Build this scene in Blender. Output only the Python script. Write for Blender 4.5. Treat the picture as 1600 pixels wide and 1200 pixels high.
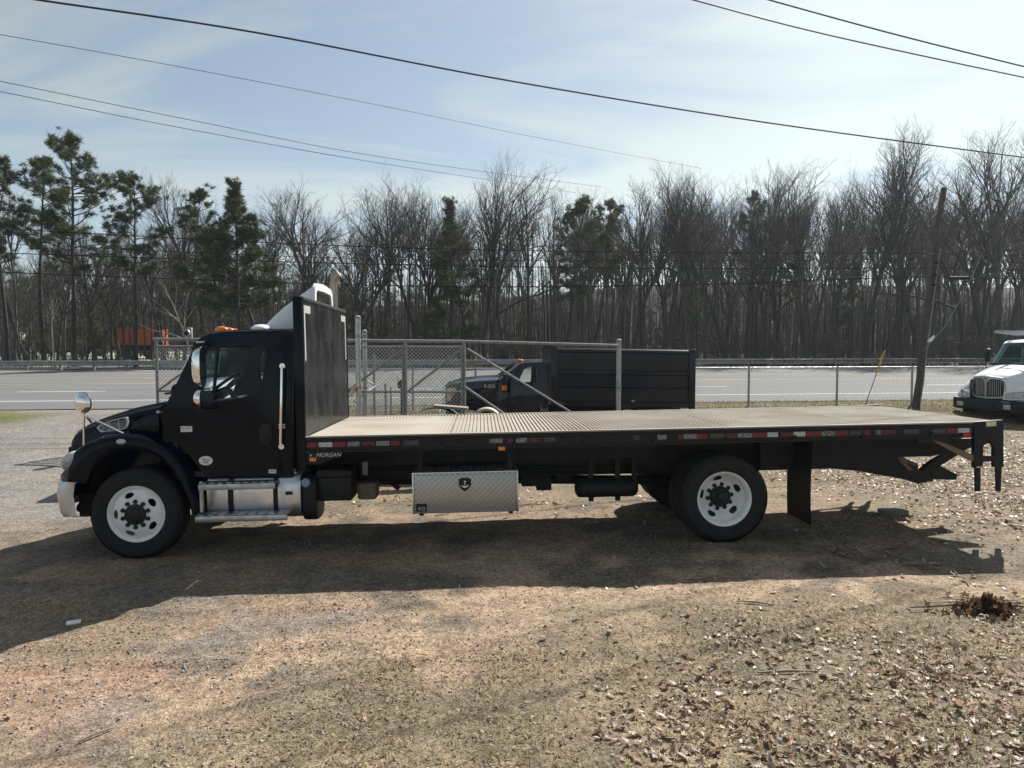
import bpy, bmesh, math, random
import numpy as np
from mathutils import Matrix, Vector

for o in list(bpy.data.objects): bpy.data.objects.remove(o)
SC = bpy.context.scene
COL = SC.collection
rad = math.radians
random.seed(7); RNG = np.random.default_rng(7)

# ------------------------------------------------------------------ camera
CAMZ, FPX = 2.345, 1110.0
PITCH = math.atan(60/FPX)
cam = bpy.data.cameras.new('camera'); co = bpy.data.objects.new('camera', cam); COL.objects.link(co)
cam.sensor_width = 36; cam.lens = 36*FPX/1600; cam.clip_start = .05; cam.clip_end = 3000
co.location = (0, 0, CAMZ); co.rotation_euler = (rad(90)-PITCH, 0, 0)
SC.camera = co
SC.render.resolution_x = 1024; SC.render.resolution_y = 768

# ------------------------------------------------------------------ light
SUN_EL, SUN_AZ = rad(40.5), rad(33.0)            # azimuth clockwise from +Y
w = bpy.data.worlds.new('World'); SC.world = w; w.use_nodes = True
nt = w.node_tree; N = nt.nodes; L = nt.links
for n in list(N): N.remove(n)
out = N.new('ShaderNodeOutputWorld'); bg = N.new('ShaderNodeBackground')
sky = N.new('ShaderNodeTexSky'); sky.sky_type = 'NISHITA'; sky.sun_disc = False
sky.sun_elevation = SUN_EL; sky.sun_rotation = SUN_AZ
sky.air_density = 1.0; sky.dust_density = .9; sky.ozone_density = 1.3; sky.altitude = 200
tc = N.new('ShaderNodeTexCoord')
sep = N.new('ShaderNodeSeparateXYZ'); L.new(tc.outputs['Generated'], sep.inputs[0])
def wmath(op, a, b=None, c=None):
    n = N.new('ShaderNodeMath'); n.operation = op
    for i, v in enumerate((a, b, c)):
        if v is None: continue
        if isinstance(v, (int, float)): n.inputs[i].default_value = v
        else: L.new(v, n.inputs[i])
    return n.outputs[0]
den = wmath('ADD', wmath('MAXIMUM', sep.outputs[2], 0.0), 0.16)
cx = wmath('DIVIDE', sep.outputs[0], den); cy = wmath('DIVIDE', sep.outputs[1], den)
cmb = N.new('ShaderNodeCombineXYZ'); L.new(cx, cmb.inputs[0]); L.new(cy, cmb.inputs[1])
mp = N.new('ShaderNodeMapping'); L.new(cmb.outputs[0], mp.inputs[0])
mp.inputs['Location'].default_value = (5.2, 2.2, 0); mp.inputs['Rotation'].default_value = (0, 0, rad(38)); mp.inputs['Scale'].default_value = (.5, 1.1, 1)
cn = N.new('ShaderNodeTexNoise'); L.new(mp.outputs[0], cn.inputs['Vector'])
cn.inputs['Scale'].default_value = 1.25; cn.inputs['Detail'].default_value = 8; cn.inputs['Roughness'].default_value = .58
cn.inputs['Distortion'].default_value = .55
cn2 = N.new('ShaderNodeTexNoise'); L.new(cmb.outputs[0], cn2.inputs['Vector'])
cn2.inputs['Scale'].default_value = .55; cn2.inputs['Detail'].default_value = 3
cr = N.new('ShaderNodeMapRange'); cr.interpolation_type = 'SMOOTHSTEP'
L.new(wmath('ADD', wmath('MULTIPLY', cn.outputs[0], .65), wmath('MULTIPLY', cn2.outputs[0], .35)), cr.inputs[0])
cr.inputs[1].default_value = .44; cr.inputs[2].default_value = .57; cr.inputs[3].default_value = .30; cr.inputs[4].default_value = .95
# thin cirrus: scatters the sky light it sits in, whiter and a little brighter
bw = N.new('ShaderNodeRGBToBW'); L.new(sky.outputs[0], bw.inputs[0])
cl = N.new('ShaderNodeCombineColor')
lum = wmath('ADD', wmath('MULTIPLY', wmath('DIVIDE', bw.outputs[0], wmath('ADD', 1.0, wmath('MULTIPLY', bw.outputs[0], 1/13.0))), 1.25), .9)
L.new(wmath('MULTIPLY', lum, .88), cl.inputs[0]); L.new(wmath('MULTIPLY', lum, 1.0), cl.inputs[1]); L.new(wmath('MULTIPLY', lum, 1.01), cl.inputs[2])
comp = wmath('DIVIDE', 1.0, wmath('ADD', 1.0, wmath('MULTIPLY', bw.outputs[0], 1/13.0)))
skc = N.new('ShaderNodeVectorMath'); skc.operation = 'SCALE'; L.new(sky.outputs[0], skc.inputs[0]); L.new(comp, skc.inputs['Scale'])
mx = N.new('ShaderNodeMixRGB'); L.new(cr.outputs[0], mx.inputs[0]); L.new(skc.outputs[0], mx.inputs[1]); L.new(cl.outputs[0], mx.inputs[2])
L.new(mx.outputs[0], bg.inputs[0]); bg.inputs[1].default_value = .081
L.new(bg.outputs[0], out.inputs[0])

sl = bpy.data.lights.new('sun', 'SUN'); so = bpy.data.objects.new('sun', sl); COL.objects.link(so)
sl.energy = 5.0; sl.angle = rad(.53); sl.color = (1, .95, .87)
sdir = Vector((math.sin(SUN_AZ)*math.cos(SUN_EL), math.cos(SUN_AZ)*math.cos(SUN_EL), math.sin(SUN_EL)))
so.rotation_euler = sdir.to_track_quat('Z', 'Y').to_euler(); so.location = sdir*60
vs = SC.view_settings
vs.view_transform = 'Standard'; vs.look = 'None'; vs.exposure = 0.82; vs.gamma = 1; vs.use_curve_mapping = False

# ------------------------------------------------------------------ projection helpers (pixel of the photo at a depth -> metres)
_c, _s = math.cos(PITCH), math.sin(PITCH)
def ray(u, v): return Vector((u-800, FPX*_c - (v-600)*_s, -FPX*_s - (v-600)*_c))
def P(u, v, d):
    r = ray(u, v); return Vector((0, 0, CAMZ)) + r*(d/r.y)
# pose of the big truck on its slightly sloping ground
TX, TY, TZ = -2.259, 7.776, 0.0
TM = Matrix.Translation((TX, TY, TZ)) @ Matrix.Rotation(.0422, 4, 'Z') @ Matrix.Rotation(-.0167, 4, 'Y') @ Matrix.Rotation(-.0129, 4, 'X')
TI = TM.inverted()
_to = TI @ Vector((0, 0, CAMZ)); _tr = TI.to_3x3()
def T(u, v, y):
    r = _tr @ ray(u, v); p = _to + r*((y-_to.y)/r.y); return (p.x, p.z)
def TT(pts, y): return [T(u, v, y) for u, v in pts]

# ------------------------------------------------------------------ materials
MATS = {}
def mat(name, col, rough=.6, metal=0., var=0., vs_=6., bump=0., bs=40., coat=0., col2=None, spec=.5, emit=None, tint=None, stretch=None, rvar=0., trans=0.):
    m = bpy.data.materials.new(name); m.use_nodes = True; MATS[name] = m
    t = m.node_tree; n = t.nodes; b = n['Principled BSDF']
    b.inputs['Base Color'].default_value = (*col, 1); b.inputs['Roughness'].default_value = rough; b.inputs['Metallic'].default_value = metal
    b.inputs['Coat Weight'].default_value = coat; b.inputs['Coat Roughness'].default_value = .04; b.inputs['Specular IOR Level'].default_value = spec
    c = n.new('ShaderNodeTexCoord'); vec = c.outputs['Object']
    if stretch:
        mpn = n.new('ShaderNodeMapping'); mpn.inputs['Scale'].default_value = stretch; t.links.new(vec, mpn.inputs[0]); vec = mpn.outputs[0]
    src = None
    if tint:
        a = n.new('ShaderNodeAttribute'); a.attribute_name = tint; src = a.outputs['Color']
    if var or col2:
        nz = n.new('ShaderNodeTexNoise'); nz.inputs['Scale'].default_value = vs_; nz.inputs['Detail'].default_value = 6; nz.inputs['Roughness'].default_value = .62
        t.links.new(vec, nz.inputs['Vector'])
        mr = n.new('ShaderNodeMapRange'); t.links.new(nz.outputs[0], mr.inputs[0]); mr.inputs[1].default_value = .35; mr.inputs[2].default_value = .68
        mix = n.new('ShaderNodeMixRGB'); t.links.new(mr.outputs[0], mix.inputs[0])
        d2 = col2 if col2 else tuple(x*(1-var) for x in col)
        d1 = col if col2 else tuple(min(1, x*(1+var)) for x in col)
        if src:
            mix.blend_type = 'MULTIPLY'; mix.inputs[0].default_value = 1
            t.links.new(src, mix.inputs[1]); cc = n.new('ShaderNodeCombineColor')
            mm = n.new('ShaderNodeMapRange'); t.links.new(nz.outputs[0], mm.inputs[0]); mm.inputs[1].default_value = .3; mm.inputs[2].default_value = .7; mm.inputs[3].default_value = 1-var; mm.inputs[4].default_value = 1+var
            for i in range(3): t.links.new(mm.outputs[0], cc.inputs[i])
            for lk in list(mix.inputs[0].links): t.links.remove(lk)
            t.links.new(cc.outputs[0], mix.inputs[2])
        else:
            mix.inputs[1].default_value = (*d1, 1); mix.inputs[2].default_value = (*d2, 1)
        src = mix.outputs[0]
        if rvar:
            rr = n.new('ShaderNodeMapRange'); t.links.new(nz.outputs[0], rr.inputs[0]); rr.inputs[1].default_value = .3; rr.inputs[2].default_value = .7
            rr.inputs[3].default_value = max(.02, rough-rvar); rr.inputs[4].default_value = min(1, rough+rvar); t.links.new(rr.outputs[0], b.inputs['Roughness'])
    if src: t.links.new(src, b.inputs['Base Color'])
    if bump:
        bz = n.new('ShaderNodeTexNoise'); bz.inputs['Scale'].default_value = bs; bz.inputs['Detail'].default_value = 5; t.links.new(vec, bz.inputs['Vector'])
        bp = n.new('ShaderNodeBump'); bp.inputs['Strength'].default_value = bump; bp.inputs['Distance'].default_value = .02
        t.links.new(bz.outputs[0], bp.inputs['Height']); t.links.new(bp.outputs[0], b.inputs['Normal'])
    if trans:
        o_ = n['Material Output']; tl = n.new('ShaderNodeBsdfTranslucent'); mi = n.new('ShaderNodeMixShader'); mi.inputs[0].default_value = trans
        if src: t.links.new(src, tl.inputs[0])
        else: tl.inputs[0].default_value = (*col, 1)
        t.links.new(b.outputs[0], mi.inputs[1]); t.links.new(tl.outputs[0], mi.inputs[2]); t.links.new(mi.outputs[0], o_.inputs[0])
    if emit:
        b.inputs['Emission Color'].default_value = (*col, 1); b.inputs['Emission Strength'].default_value = emit
    return m
def glass_mat(name, tint, refl=.06):
    m = bpy.data.materials.new(name); m.use_nodes = True; t = m.node_tree; n = t.nodes
    for x in list(n): n.remove(x)
    o = n.new('ShaderNodeOutputMaterial'); tr = n.new('ShaderNodeBsdfTransparent'); gl = n.new('ShaderNodeBsdfGlossy'); mi = n.new('ShaderNodeMixShader')
    lw = n.new('ShaderNodeLayerWeight'); lw.inputs[0].default_value = .5
    pw = n.new('ShaderNodeMath'); pw.operation = 'POWER'; t.links.new(lw.outputs['Facing'], pw.inputs[0]); pw.inputs[1].default_value = 5
    fr = n.new('ShaderNodeMath'); fr.operation = 'MULTIPLY_ADD'; t.links.new(pw.outputs[0], fr.inputs[0]); fr.inputs[1].default_value = .8; fr.inputs[2].default_value = .012
    tr.inputs[0].default_value = (*tint, 1); gl.inputs['Roughness'].default_value = .02
    t.links.new(fr.outputs[0], mi.inputs[0]); t.links.new(tr.outputs[0], mi.inputs[1]); t.links.new(gl.outputs[0], mi.inputs[2]); t.links.new(mi.outputs[0], o.inputs[0])
    MATS[name] = m; return m

PAINT = mat('black_paint', (.0028, .006, .0125), .25, coat=.34, var=.3, vs_=2., bump=.006, bs=3., spec=.0)
BLACK = mat('black_frame', (.008, .010, .0135), .6, vs_=9, col2=(.018, .018, .019), spec=.3)
DARKPL = mat('black_plastic', (.008, .010, .013), .5, var=.3, spec=.3)
RUBBER = mat('tyre_rubber', (.011, .012, .0145), .75, vs_=14, bump=.15, bs=60, col2=(.02, .02, .022), spec=.3)
RIMW = mat('white_rim', (.86, .87, .88), .38, vs_=8, col2=(.74, .73, .71))
HUBM = mat('hub_black', (.01, .011, .013), .5, col2=(.024, .022, .022), vs_=20, spec=.3)
CHROME = mat('chrome', (.82, .83, .85), .07, 1.)
ALU = mat('aluminium', (.62, .63, .65), .34, 1., var=.12, vs_=7, rvar=.1)
ALUD = mat('aluminium_step', (.42, .44, .47), .42, 1., var=.2, vs_=9, rvar=.12)
SILVER = mat('silver_bumper', (.50, .52, .55), .33, .7, var=.08, vs_=4)
WHITE = mat('white_paint', (.74, .76, .79), .3, coat=.6, var=.05, vs_=3)
WHITED = mat('white_fairing', (.68, .71, .76), .42, var=.06, vs_=4)
TAN = mat('fairing_inside', (.22, .21, .17), .8, var=.2)
AMBER = mat('amber_lens', (.85, .22, .02), .22, coat=.5)
REDL = mat('red_lens', (.5, .015, .02), .25)
TAPER = mat('tape_red', (.24, .012, .022), .5, vs_=26, col2=(.10, .008, .013))
TAPEW = mat('tape_white', (.55, .56, .55), .4, vs_=30, col2=(.34, .34, .33))
TAPEWORN = mat('tape_worn', (.30, .30, .29), .5, vs_=42, col2=(.012, .012, .014))
TAPEWO2 = mat('tape_mostly_gone', (.02, .02, .022), .5, vs_=42, col2=(.08, .08, .078))
TAPERW = mat('tape_red_worn', (.17, .014, .02), .5, vs_=35, col2=(.014, .013, .015))
LENS = mat('clear_lens', (.42, .45, .46), .08, coat=1., var=.25, vs_=18)
DECK = mat('deck_steel', (.36, .33, .285), .8, .0, vs_=1.1, col2=(.27, .225, .185), rvar=.1, spec=.2)
DECKR = mat('deck_rust', (.22, .16, .125), .8, .0, vs_=2.6, col2=(.33, .28, .23), spec=.2)
BHM = mat('bulkhead_panel', (.011, .012, .014), .24, .0, vs_=3.2, col2=(.032, .031, .031), rvar=.13, stretch=(1, 1, .55), bump=.05, bs=6)
GALV = mat('galvanised', (.36, .37, .38), .55, .5, var=.2, vs_=10, rvar=.1)
GALVD = mat('galvanised_dull', (.22, .225, .22), .8, .15, var=.25, vs_=12)
WIRE = mat('fence_wire', (.42, .425, .42), .5, .4)
RUSTP = mat('rusty_pipe', (.17, .12, .09), .75, var=.3, vs_=25)
NAVY = mat('navy_paint', (.005, .009, .019), .25, coat=.5, var=.25, vs_=2, bump=.01, bs=2.5, spec=.2)
NAVYB = mat('dump_body_paint', (.005, .008, .015), .3, coat=.3, var=.4, vs_=3, bump=.08, bs=2.2, spec=.2)
SEAT = mat('seat_cloth', (.05, .052, .058), .85, var=.2, vs_=30)
DASH = mat('dash_plastic', (.03, .032, .035), .6)
GREYI = mat('grey_trim', (.20, .21, .23), .7)
EXH = mat('exhaust_pipe', (.33, .28, .235), .38, .9, var=.25, vs_=8, rvar=.12)
WOOD = mat('pole_wood', (.08, .072, .064), .9, var=.35, vs_=5, bump=.4, bs=14, stretch=(6, 6, .5))
CABLE = mat('cable', (.014, .014, .016), .7)
CABLEL = mat('cable_bare', (.18, .19, .21), .5, .4)
YEL = mat('guy_guard', (.62, .33, .05), .6, var=.2)
ORANGE = mat('orange_container', (.36, .085, .025), .55, var=.2, vs_=2)
DKRED = mat('dark_red_container', (.07, .02, .018), .6, var=.2, vs_=2)
TRW = mat('trailer_white', (.5, .5, .49), .5, var=.08)
GLASS = glass_mat('cab_glass', (.93, .97, .97)); GLASSD = glass_mat('dark_glass', (.62, .74, .73))
PAPER = mat('sticker_white', (.75, .76, .76), .5, var=.1, vs_=40)
PRINT = mat('sticker_print', (.32, .17, .1), .6); PRINTG = mat('sticker_grey', (.33, .35, .38), .6)
LOGO = mat('logo_white', (.7, .66, .64), .5); LOGOR = mat('logo_red', (.5, .06, .03), .5)
BLUEC = mat('blue_cap', (.18, .3, .45), .45)
BOARD = mat('old_board', (.24, .20, .16), .85, var=.3, vs_=8, stretch=(1, 8, 8))
TANRIM = mat('tan_rim', (.45, .38, .29), .6, var=.2, vs_=12)
RAIL = mat('guardrail_steel', (.30, .31, .34), .5, .6, var=.2, vs_=3)

# ------------------------------------------------------------------ mesh helpers
def tag(o, label=None, cat=None, group=None, kind=None):
    if label: o['label'] = label
    if cat: o['category'] = cat
    if group: o['group'] = group
    if kind: o['kind'] = kind
    return o
def link(name, me, parent=None, m=None):
    o = bpy.data.objects.new(name, me); COL.objects.link(o)
    if parent: o.parent = parent
    if m and me and not me.materials: me.materials.append(m)
    return o
def empty(name, label, cat, M=None, group=None):
    o = bpy.data.objects.new(name, None); COL.objects.link(o); o.empty_display_size = .3
    if M is not None: o.matrix_world = M
    return tag(o, label, cat, group)
class MB:
    def __init__(s): s.v = []; s.f = []
    def add(s, vs, fs):
        k = len(s.v); s.v += [tuple(x) for x in vs]; s.f += [tuple(i+k for i in f) for f in fs]; return s
    def box(s, a, b, M=None):
        x0, y0, z0 = a; x1, y1, z1 = b
        vs = [(x0, y0, z0), (x1, y0, z0), (x1, y1, z0), (x0, y1, z0), (x0, y0, z1), (x1, y0, z1), (x1, y1, z1), (x0, y1, z1)]
        if M is not None: vs = [M @ Vector(q) for q in vs]
        return s.add(vs, [(0, 3, 2, 1), (4, 5, 6, 7), (0, 1, 5, 4), (1, 2, 6, 5), (2, 3, 7, 6), (3, 0, 4, 7)])
    def prism(s, poly, a, b, axis='y', fn=None):
        n = len(poly)
        mk = {'y': lambda p, t: (p[0], t, p[1]), 'x': lambda p, t: (t, p[0], p[1]), 'z': lambda p, t: (p[0], p[1], t)}[axis]
        vs = [mk(p, a) for p in poly] + [mk(p, b) for p in poly]
        if fn: vs = [fn(q) for q in vs]
        return s.add(vs, [tuple(range(n)), tuple(range(2*n-1, n-1, -1))] + [(i, i+n, (i+1) % n+n, (i+1) % n) for i in range(n)])
    def tube(s, pts, r, n=8, cap=True):
        pts = [Vector(p) for p in pts]; m = len(pts)
        rs = r if isinstance(r, (list, tuple)) else [r]*m
        vs = []; up = Vector((0, 0, 1)); prev = None
        for i, p in enumerate(pts):
            d = (pts[min(i+1, m-1)]-pts[max(i-1, 0)]).normalized()
            if prev is None:
                a = d.cross(up if abs(d.z) < .9 else Vector((1, 0, 0))).normalized()
            else:
                a = (prev - d*prev.dot(d)).normalized()
            prev = a; b = d.cross(a)
            for k in range(n):
                t = 2*math.pi*k/n; vs.append(p+(a*math.cos(t)+b*math.sin(t))*rs[i])
        fs = [(i*n+k, i*n+(k+1) % n, (i+1)*n+(k+1) % n, (i+1)*n+k) for i in range(m-1) for k in range(n)]
        if cap: fs += [tuple(range(n-1, -1, -1)), tuple(range((m-1)*n, m*n))]
        return s.add(vs, fs)
    def lathe(s, prof, c, axis='y', n=32, sgn=1, close=False):
        # prof: (radius, offset along axis)
        vs = []; m = len(prof)
        for k in range(n):
            t = 2*math.pi*k/n; ca, sa = math.cos(t), math.sin(t)
            for r, h in prof:
                if axis == 'y': vs.append((c[0]+r*ca, c[1]+sgn*h, c[2]+r*sa))
                elif axis == 'z': vs.append((c[0]+r*ca, c[1]+r*sa, c[2]+sgn*h))
                else: vs.append((c[0]+sgn*h, c[1]+r*ca, c[2]+r*sa))
        mm = m if close else m-1
        fs = [(k*m+i, ((k+1) % n)*m+i, ((k+1) % n)*m+(i+1) % m, k*m+(i+1) % m) for k in range(n) for i in range(mm)]
        return s.add(vs, fs)
    def grid(s, rows, close=False):
        # rows: list of equal-length point lists
        m = len(rows[0]); vs = [p for r in rows for p in r]
        fs = [(i*m+k, i*m+k+1, (i+1)*m+k+1, (i+1)*m+k) for i in range(len(rows)-1) for k in range(m-1)]
        if close: fs += [(i*m+m-1, i*m, (i+1)*m, (i+1)*m+m-1) for i in range(len(rows)-1)]
        return s.add(vs, fs)
    def ball(s, c, r, n=16, m=10):
        rx, ry, rz = r if isinstance(r, tuple) else (r, r, r)
        rows = [[(c[0]+rx*math.sin(math.pi*i/m)*math.cos(2*math.pi*k/n), c[1]+ry*math.sin(math.pi*i/m)*math.sin(2*math.pi*k/n), c[2]+rz*math.cos(math.pi*i/m)) for k in range(n)] for i in range(m+1)]
        return s.grid(rows, True)
    def holed(s, outer, holes, a, b, fn=None):
        # plate in xz between y=a and y=b with through holes
        bm = bmesh.new(); loops = []
        for lp in [outer]+holes:
            vv = [bm.verts.new((p[0], 0, p[1])) for p in lp]
            for i in range(len(vv)): bm.edges.new((vv[i], vv[(i+1) % len(vv)]))
            loops.append(vv)
        bmesh.ops.triangle_fill(bm, edges=bm.edges[:], use_beauty=True)
        bm.verts.index_update()
        vs = [tuple(v.co) for v in bm.verts]; n = len(vs)
        tri = [tuple(v.index for v in f.verts) for f in bm.faces]
        idx = [[v.index for v in lp] for lp in loops]; bm.free()
        V = [(x, a, z) for x, _, z in vs]+[(x, b, z) for x, _, z in vs]
        if fn: V = [fn(q) for q in V]
        F = tri+[tuple(i+n for i in reversed(t)) for t in tri]
        for lp in idx:
            k = len(lp)
            F += [(lp[i], lp[(i+1) % k], lp[(i+1) % k]+n, lp[i]+n) for i in range(k)]
        return s.add(V, F)
    def mirror(s, c):
        # add the copy mirrored about y=c
        k = len(s.v); s.v += [(x, 2*c-y, z) for x, y, z in s.v]; s.f += [tuple(i+k for i in reversed(f)) for f in s.f]; return s
    def build(s, name, m, parent=None, smooth=35, bev=0, seg=2, weld=True):
        bm = bmesh.new(); vv = [bm.verts.new(v) for v in s.v]
        for f in s.f:
            try: bm.faces.new([vv[i] for i in f])
            except ValueError: pass
        if weld: bmesh.ops.remove_doubles(bm, verts=bm.verts[:], dist=1e-5)
        bmesh.ops.recalc_face_normals(bm, faces=bm.faces[:])
        if bev:
            es = [e for e in bm.edges if len(e.link_faces) == 2 and e.calc_face_angle(0) > rad(35)]
            if es: bmesh.ops.bevel(bm, geom=es, offset=bev, segments=seg, affect='EDGES', profile=.5, clamp_overlap=True)
        me = bpy.data.meshes.new(name); bm.to_mesh(me); bm.free()
        if smooth:
            me.polygons.foreach_set('use_smooth', [True]*len(me.polygons))
            me.set_sharp_from_angle(angle=rad(smooth))
        return link(name, me, parent, m)
def np_mesh(name, V, F, m, parent=None, tint=None, smooth=False):
    V = np.asarray(V, np.float32); F = np.asarray(F, np.int32); k = F.shape[1]
    me = bpy.data.meshes.new(name or 'tree_mesh'); me.vertices.add(len(V)); me.vertices.foreach_set('co', V.ravel())
    me.loops.add(F.size); me.loops.foreach_set('vertex_index', F.ravel())
    me.polygons.add(len(F)); me.polygons.foreach_set('loop_start', np.arange(0, F.size, k, dtype=np.int32))
    if smooth: me.polygons.foreach_set('use_smooth', np.ones(len(F), bool))
    me.update(calc_edges=True)
    if tint is not None:
        a = me.color_attributes.new('tint', 'FLOAT_COLOR', 'POINT'); t = np.ones((len(V), 4), np.float32); t[:, :3] = tint; a.data.foreach_set('color', t.ravel())
    if name: return link(name, me, parent, m)
    me.materials.append(m); return me
def text(name, body, size, m, parent, M, ext=.001, shear=0):
    cu = bpy.data.curves.new(name, 'FONT'); cu.body = body; cu.size = size; cu.extrude = ext; cu.align_x = 'CENTER'; cu.align_y = 'CENTER'; cu.shear = shear
    t = bpy.data.objects.new('tmp', cu); COL.objects.link(t)
    me = bpy.data.meshes.new_from_object(t.evaluated_get(bpy.context.evaluated_depsgraph_get()))
    bpy.data.objects.remove(t); me.materials.clear()
    o = link(name, me, parent, m); o.matrix_local = M; return o
def face_near(x, y, z, rz=0):    # text standing in the xz plane, read from -y
    return Matrix.Translation((x, y, z)) @ Matrix.Rotation(rz, 4, 'Z') @ Matrix.Rotation(rad(90), 4, 'X')

def vnoise(x, y, seed=0):
    x = np.asarray(x, float); y = np.asarray(y, float)
    xi = np.floor(x).astype(np.int64); yi = np.floor(y).astype(np.int64); fx = x-xi; fy = y-yi
    fx = fx*fx*(3-2*fx); fy = fy*fy*(3-2*fy)
    def h(a, b):
        n = (a*374761393+b*668265263+seed*2147483) & 0xffffffff
        n = ((n ^ (n >> 13))*1274126177) & 0xffffffff
        return ((n ^ (n >> 16)) & 0xffff)/65535.
    return (h(xi, yi)*(1-fx)+h(xi+1, yi)*fx)*(1-fy)+(h(xi, yi+1)*(1-fx)+h(xi+1, yi+1)*fx)*fy
def fbm(x, y, sc, o=4, seed=0):
    r = 0; a = .5; t = 0
    for i in range(o): r = r+a*vnoise(np.asarray(x)*sc, np.asarray(y)*sc, seed+i); t += a; a *= .5; sc *= 2.03
    return r/t
def sstep(a, b, x): t = np.clip((x-a)/(b-a), 0, 1); return t*t*(3-2*t)

# ------------------------------------------------------------------ terrain
RYAW = rad(7.4); RC, RS = math.cos(RYAW), math.sin(RYAW)
def road_s(x, y): return y*RC - x*RS
def road_xy(t, s): return (t*RC - s*RS, t*RS + s*RC)      # along, across
def zroad(s): return .573+(s-24.35)*.01494
ROAD_N, ROAD_F = 22.0, 44.9
def gz(x, y, fine=True):
    x = np.asarray(x, float); y = np.asarray(y, float)
    c, s_ = math.cos(.0422), math.sin(.0422)
    lx = np.clip(c*(x-TX)+s_*(y-TY), -7, 13); ly = np.clip(-s_*(x-TX)+c*(y-TY), -6, 5)
    z0 = .0167*lx-.0129*ly
    s = road_s(x, y)
    k = sstep(-5, -10, x)
    a = 15.2-6.2*k + 1.2*sstep(7, 11, x); b = 20.4+1.4*k
    w_ = sstep(0, 1, (s-a)/(b-a))
    zr = np.where(s < 45.2, zroad(s)-.05*sstep(21.2, 22.3, s), zroad(45.2)-.05)
    zb = .86-.12*sstep(45.2, 48, s)+np.maximum(s-48, 0)*.017
    ridge = sstep(98, 150, s)*(8.0+5.5*sstep(-30, 40, x)+2.5*(fbm(x, y, .02, 3, 5)-.5))
    zr = np.where(s < 45.2, zr, np.minimum(zb, 2.3)+ridge)
    z = z0*(1-w_)+zr*w_
    if fine:
        for y0_ in (5.05, 5.35, 6.15, 6.5):
            q = (y-(y0_+.10*np.sin(x*.7+y0_)+.03*x))/.11; tr_ = np.exp(-q*q*1.0); z = z-.016*tr_*sstep(3.5, 1., x)*(.6+.4*np.sin(x*38+q*2))
            z = z+.008*np.exp(-((np.abs(q)-1.5)/.5)**2)*sstep(3.5, 1., x)
        n = np.exp(-np.maximum(np.hypot(x, y-6)-9, 0)/5)*(1-sstep(21, 22, s))
        z = z+n*((fbm(x, y, .9, 3, 11)-.5)*.035+(fbm(x, y, 5., 3, 21)-.5)*.022)
    return z
def g1(x, y): return float(gz(x, y, False))

def axis_pts(dense0, dense1, step, far0, far1, grow=1.16):
    a = list(np.arange(dense0, dense1+1e-6, step)); st = step; x = dense1
    while x < far1: st *= grow; x += st; a.append(x)
    st = step; x = dense0
    while x > far0: st *= grow; x -= st; a.insert(0, x)
    return np.array(a)
gx = axis_pts(-6.5, 8.0, .06, -500, 500, 1.09); gy = axis_pts(2.6, 9.5, .06, -60, 900, 1.07)
GX, GY = np.meshgrid(gx, gy); GZ = gz(GX, GY)
def ell(x, y, cx_, cy_, rx, ry, soft=.5, rot=0):
    c, s_ = math.cos(rot), math.sin(rot); dx, dy = x-cx_, y-cy_
    q = np.hypot((dx*c+dy*s_)/rx, (-dx*s_+dy*c)/ry); return 1-sstep(1-soft, 1+soft, q)
S = road_s(GX, GY); nz1 = fbm(GX, GY, .55, 5, 31); nz2 = fbm(GX, GY, 1.9, 4, 41); nz3 = fbm(GX, GY, 6, 3, 51)
wob = (nz1-.5)*1.6
def gpx(u, v):
    p = None; d = 6.
    for _ in range(8):
        q = P(u, v, d); z = g1(q.x, q.y); d = d*(CAMZ-z)/(CAMZ-q.z)
    return P(u, v, d)
clay = np.zeros_like(GX); grav = np.zeros_like(GX); straw = np.zeros_like(GX)
for (u, v, rx, ry, a) in [(60, 1085, 1.0, .45, 1), (150, 1110, .8, .3, .8), (440, 960, .9, .4, .55), (1010, 1020, .95, .35, .9), (1120, 990, .6, .25, .7), (760, 1010, .5, .3, .5), (120, 1005, .5, .2, .7), (420, 1075, .9, .3, .35), (1440, 925, 1.6, .18, .45), (850, 1035, .8, .2, .5)]:
    p = gpx(u, v); clay = np.maximum(clay, a*ell(GX+wob, GY+wob*.5, p.x, p.y, rx, ry, .6))
for (u, v, rx, ry, a) in [(500, 960, .5, .25, 1), (520, 905, .5, .25, .7), (330, 985, 1.2, .5, .8), (300, 1110, 1.0, .35, .8), (100, 900, 3.0, 1.2, .55), (40, 760, 3, 2, .45), (930, 960, .35, .15, .7), (700, 990, .5, .15, .7), (250, 930, 2, .6, .6), (560, 1050, .6, .3, .4), (1560, 850, 1.5, .4, .55)]:
    p = gpx(u, v); grav = np.maximum(grav, a*ell(GX+wob, GY+wob*.5, p.x, p.y, rx, ry, .7))
straw = np.maximum(straw, sstep(5.9, 4.5, GY+(nz1-.5)*2.4-.12*GX)*sstep(-2.6, -.8, GX+(nz1-.5)*2))
straw = np.maximum(straw, sstep(.0, 1.6, GX+(nz1-.5)*3)*sstep(6.6, 5.8, GY))
straw = np.maximum(straw, sstep(4.2, 5.2, GX+(nz1-.5)*2)*sstep(6.6, 9, GY))
straw = np.maximum(straw, sstep(9.2, 12, GY+(nz1-.5)*3)*sstep(-4, -2.5, GX))
verge = sstep(15.5, 17.5, S+(nz1-.5)*2)*sstep(22.4, 21.6, S)*sstep(-7, -5.5, GX+.12*(S-20))
pi_ = gpx(-30, 655); isl = ell(GX+(nz1-.5)*.8, GY, pi_.x-.3, pi_.y, 1.5, 1.6, .25)
verge = np.maximum(verge, isl); far = sstep(45, 46.5, S); straw = np.maximum(straw, np.maximum(verge, far))
drive = sstep(-4.6, -6.4, GX+(nz1-.5)*2)*sstep(8.0, 11.0, GY+(nz1-.5)*2.5)*(1-isl)
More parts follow.
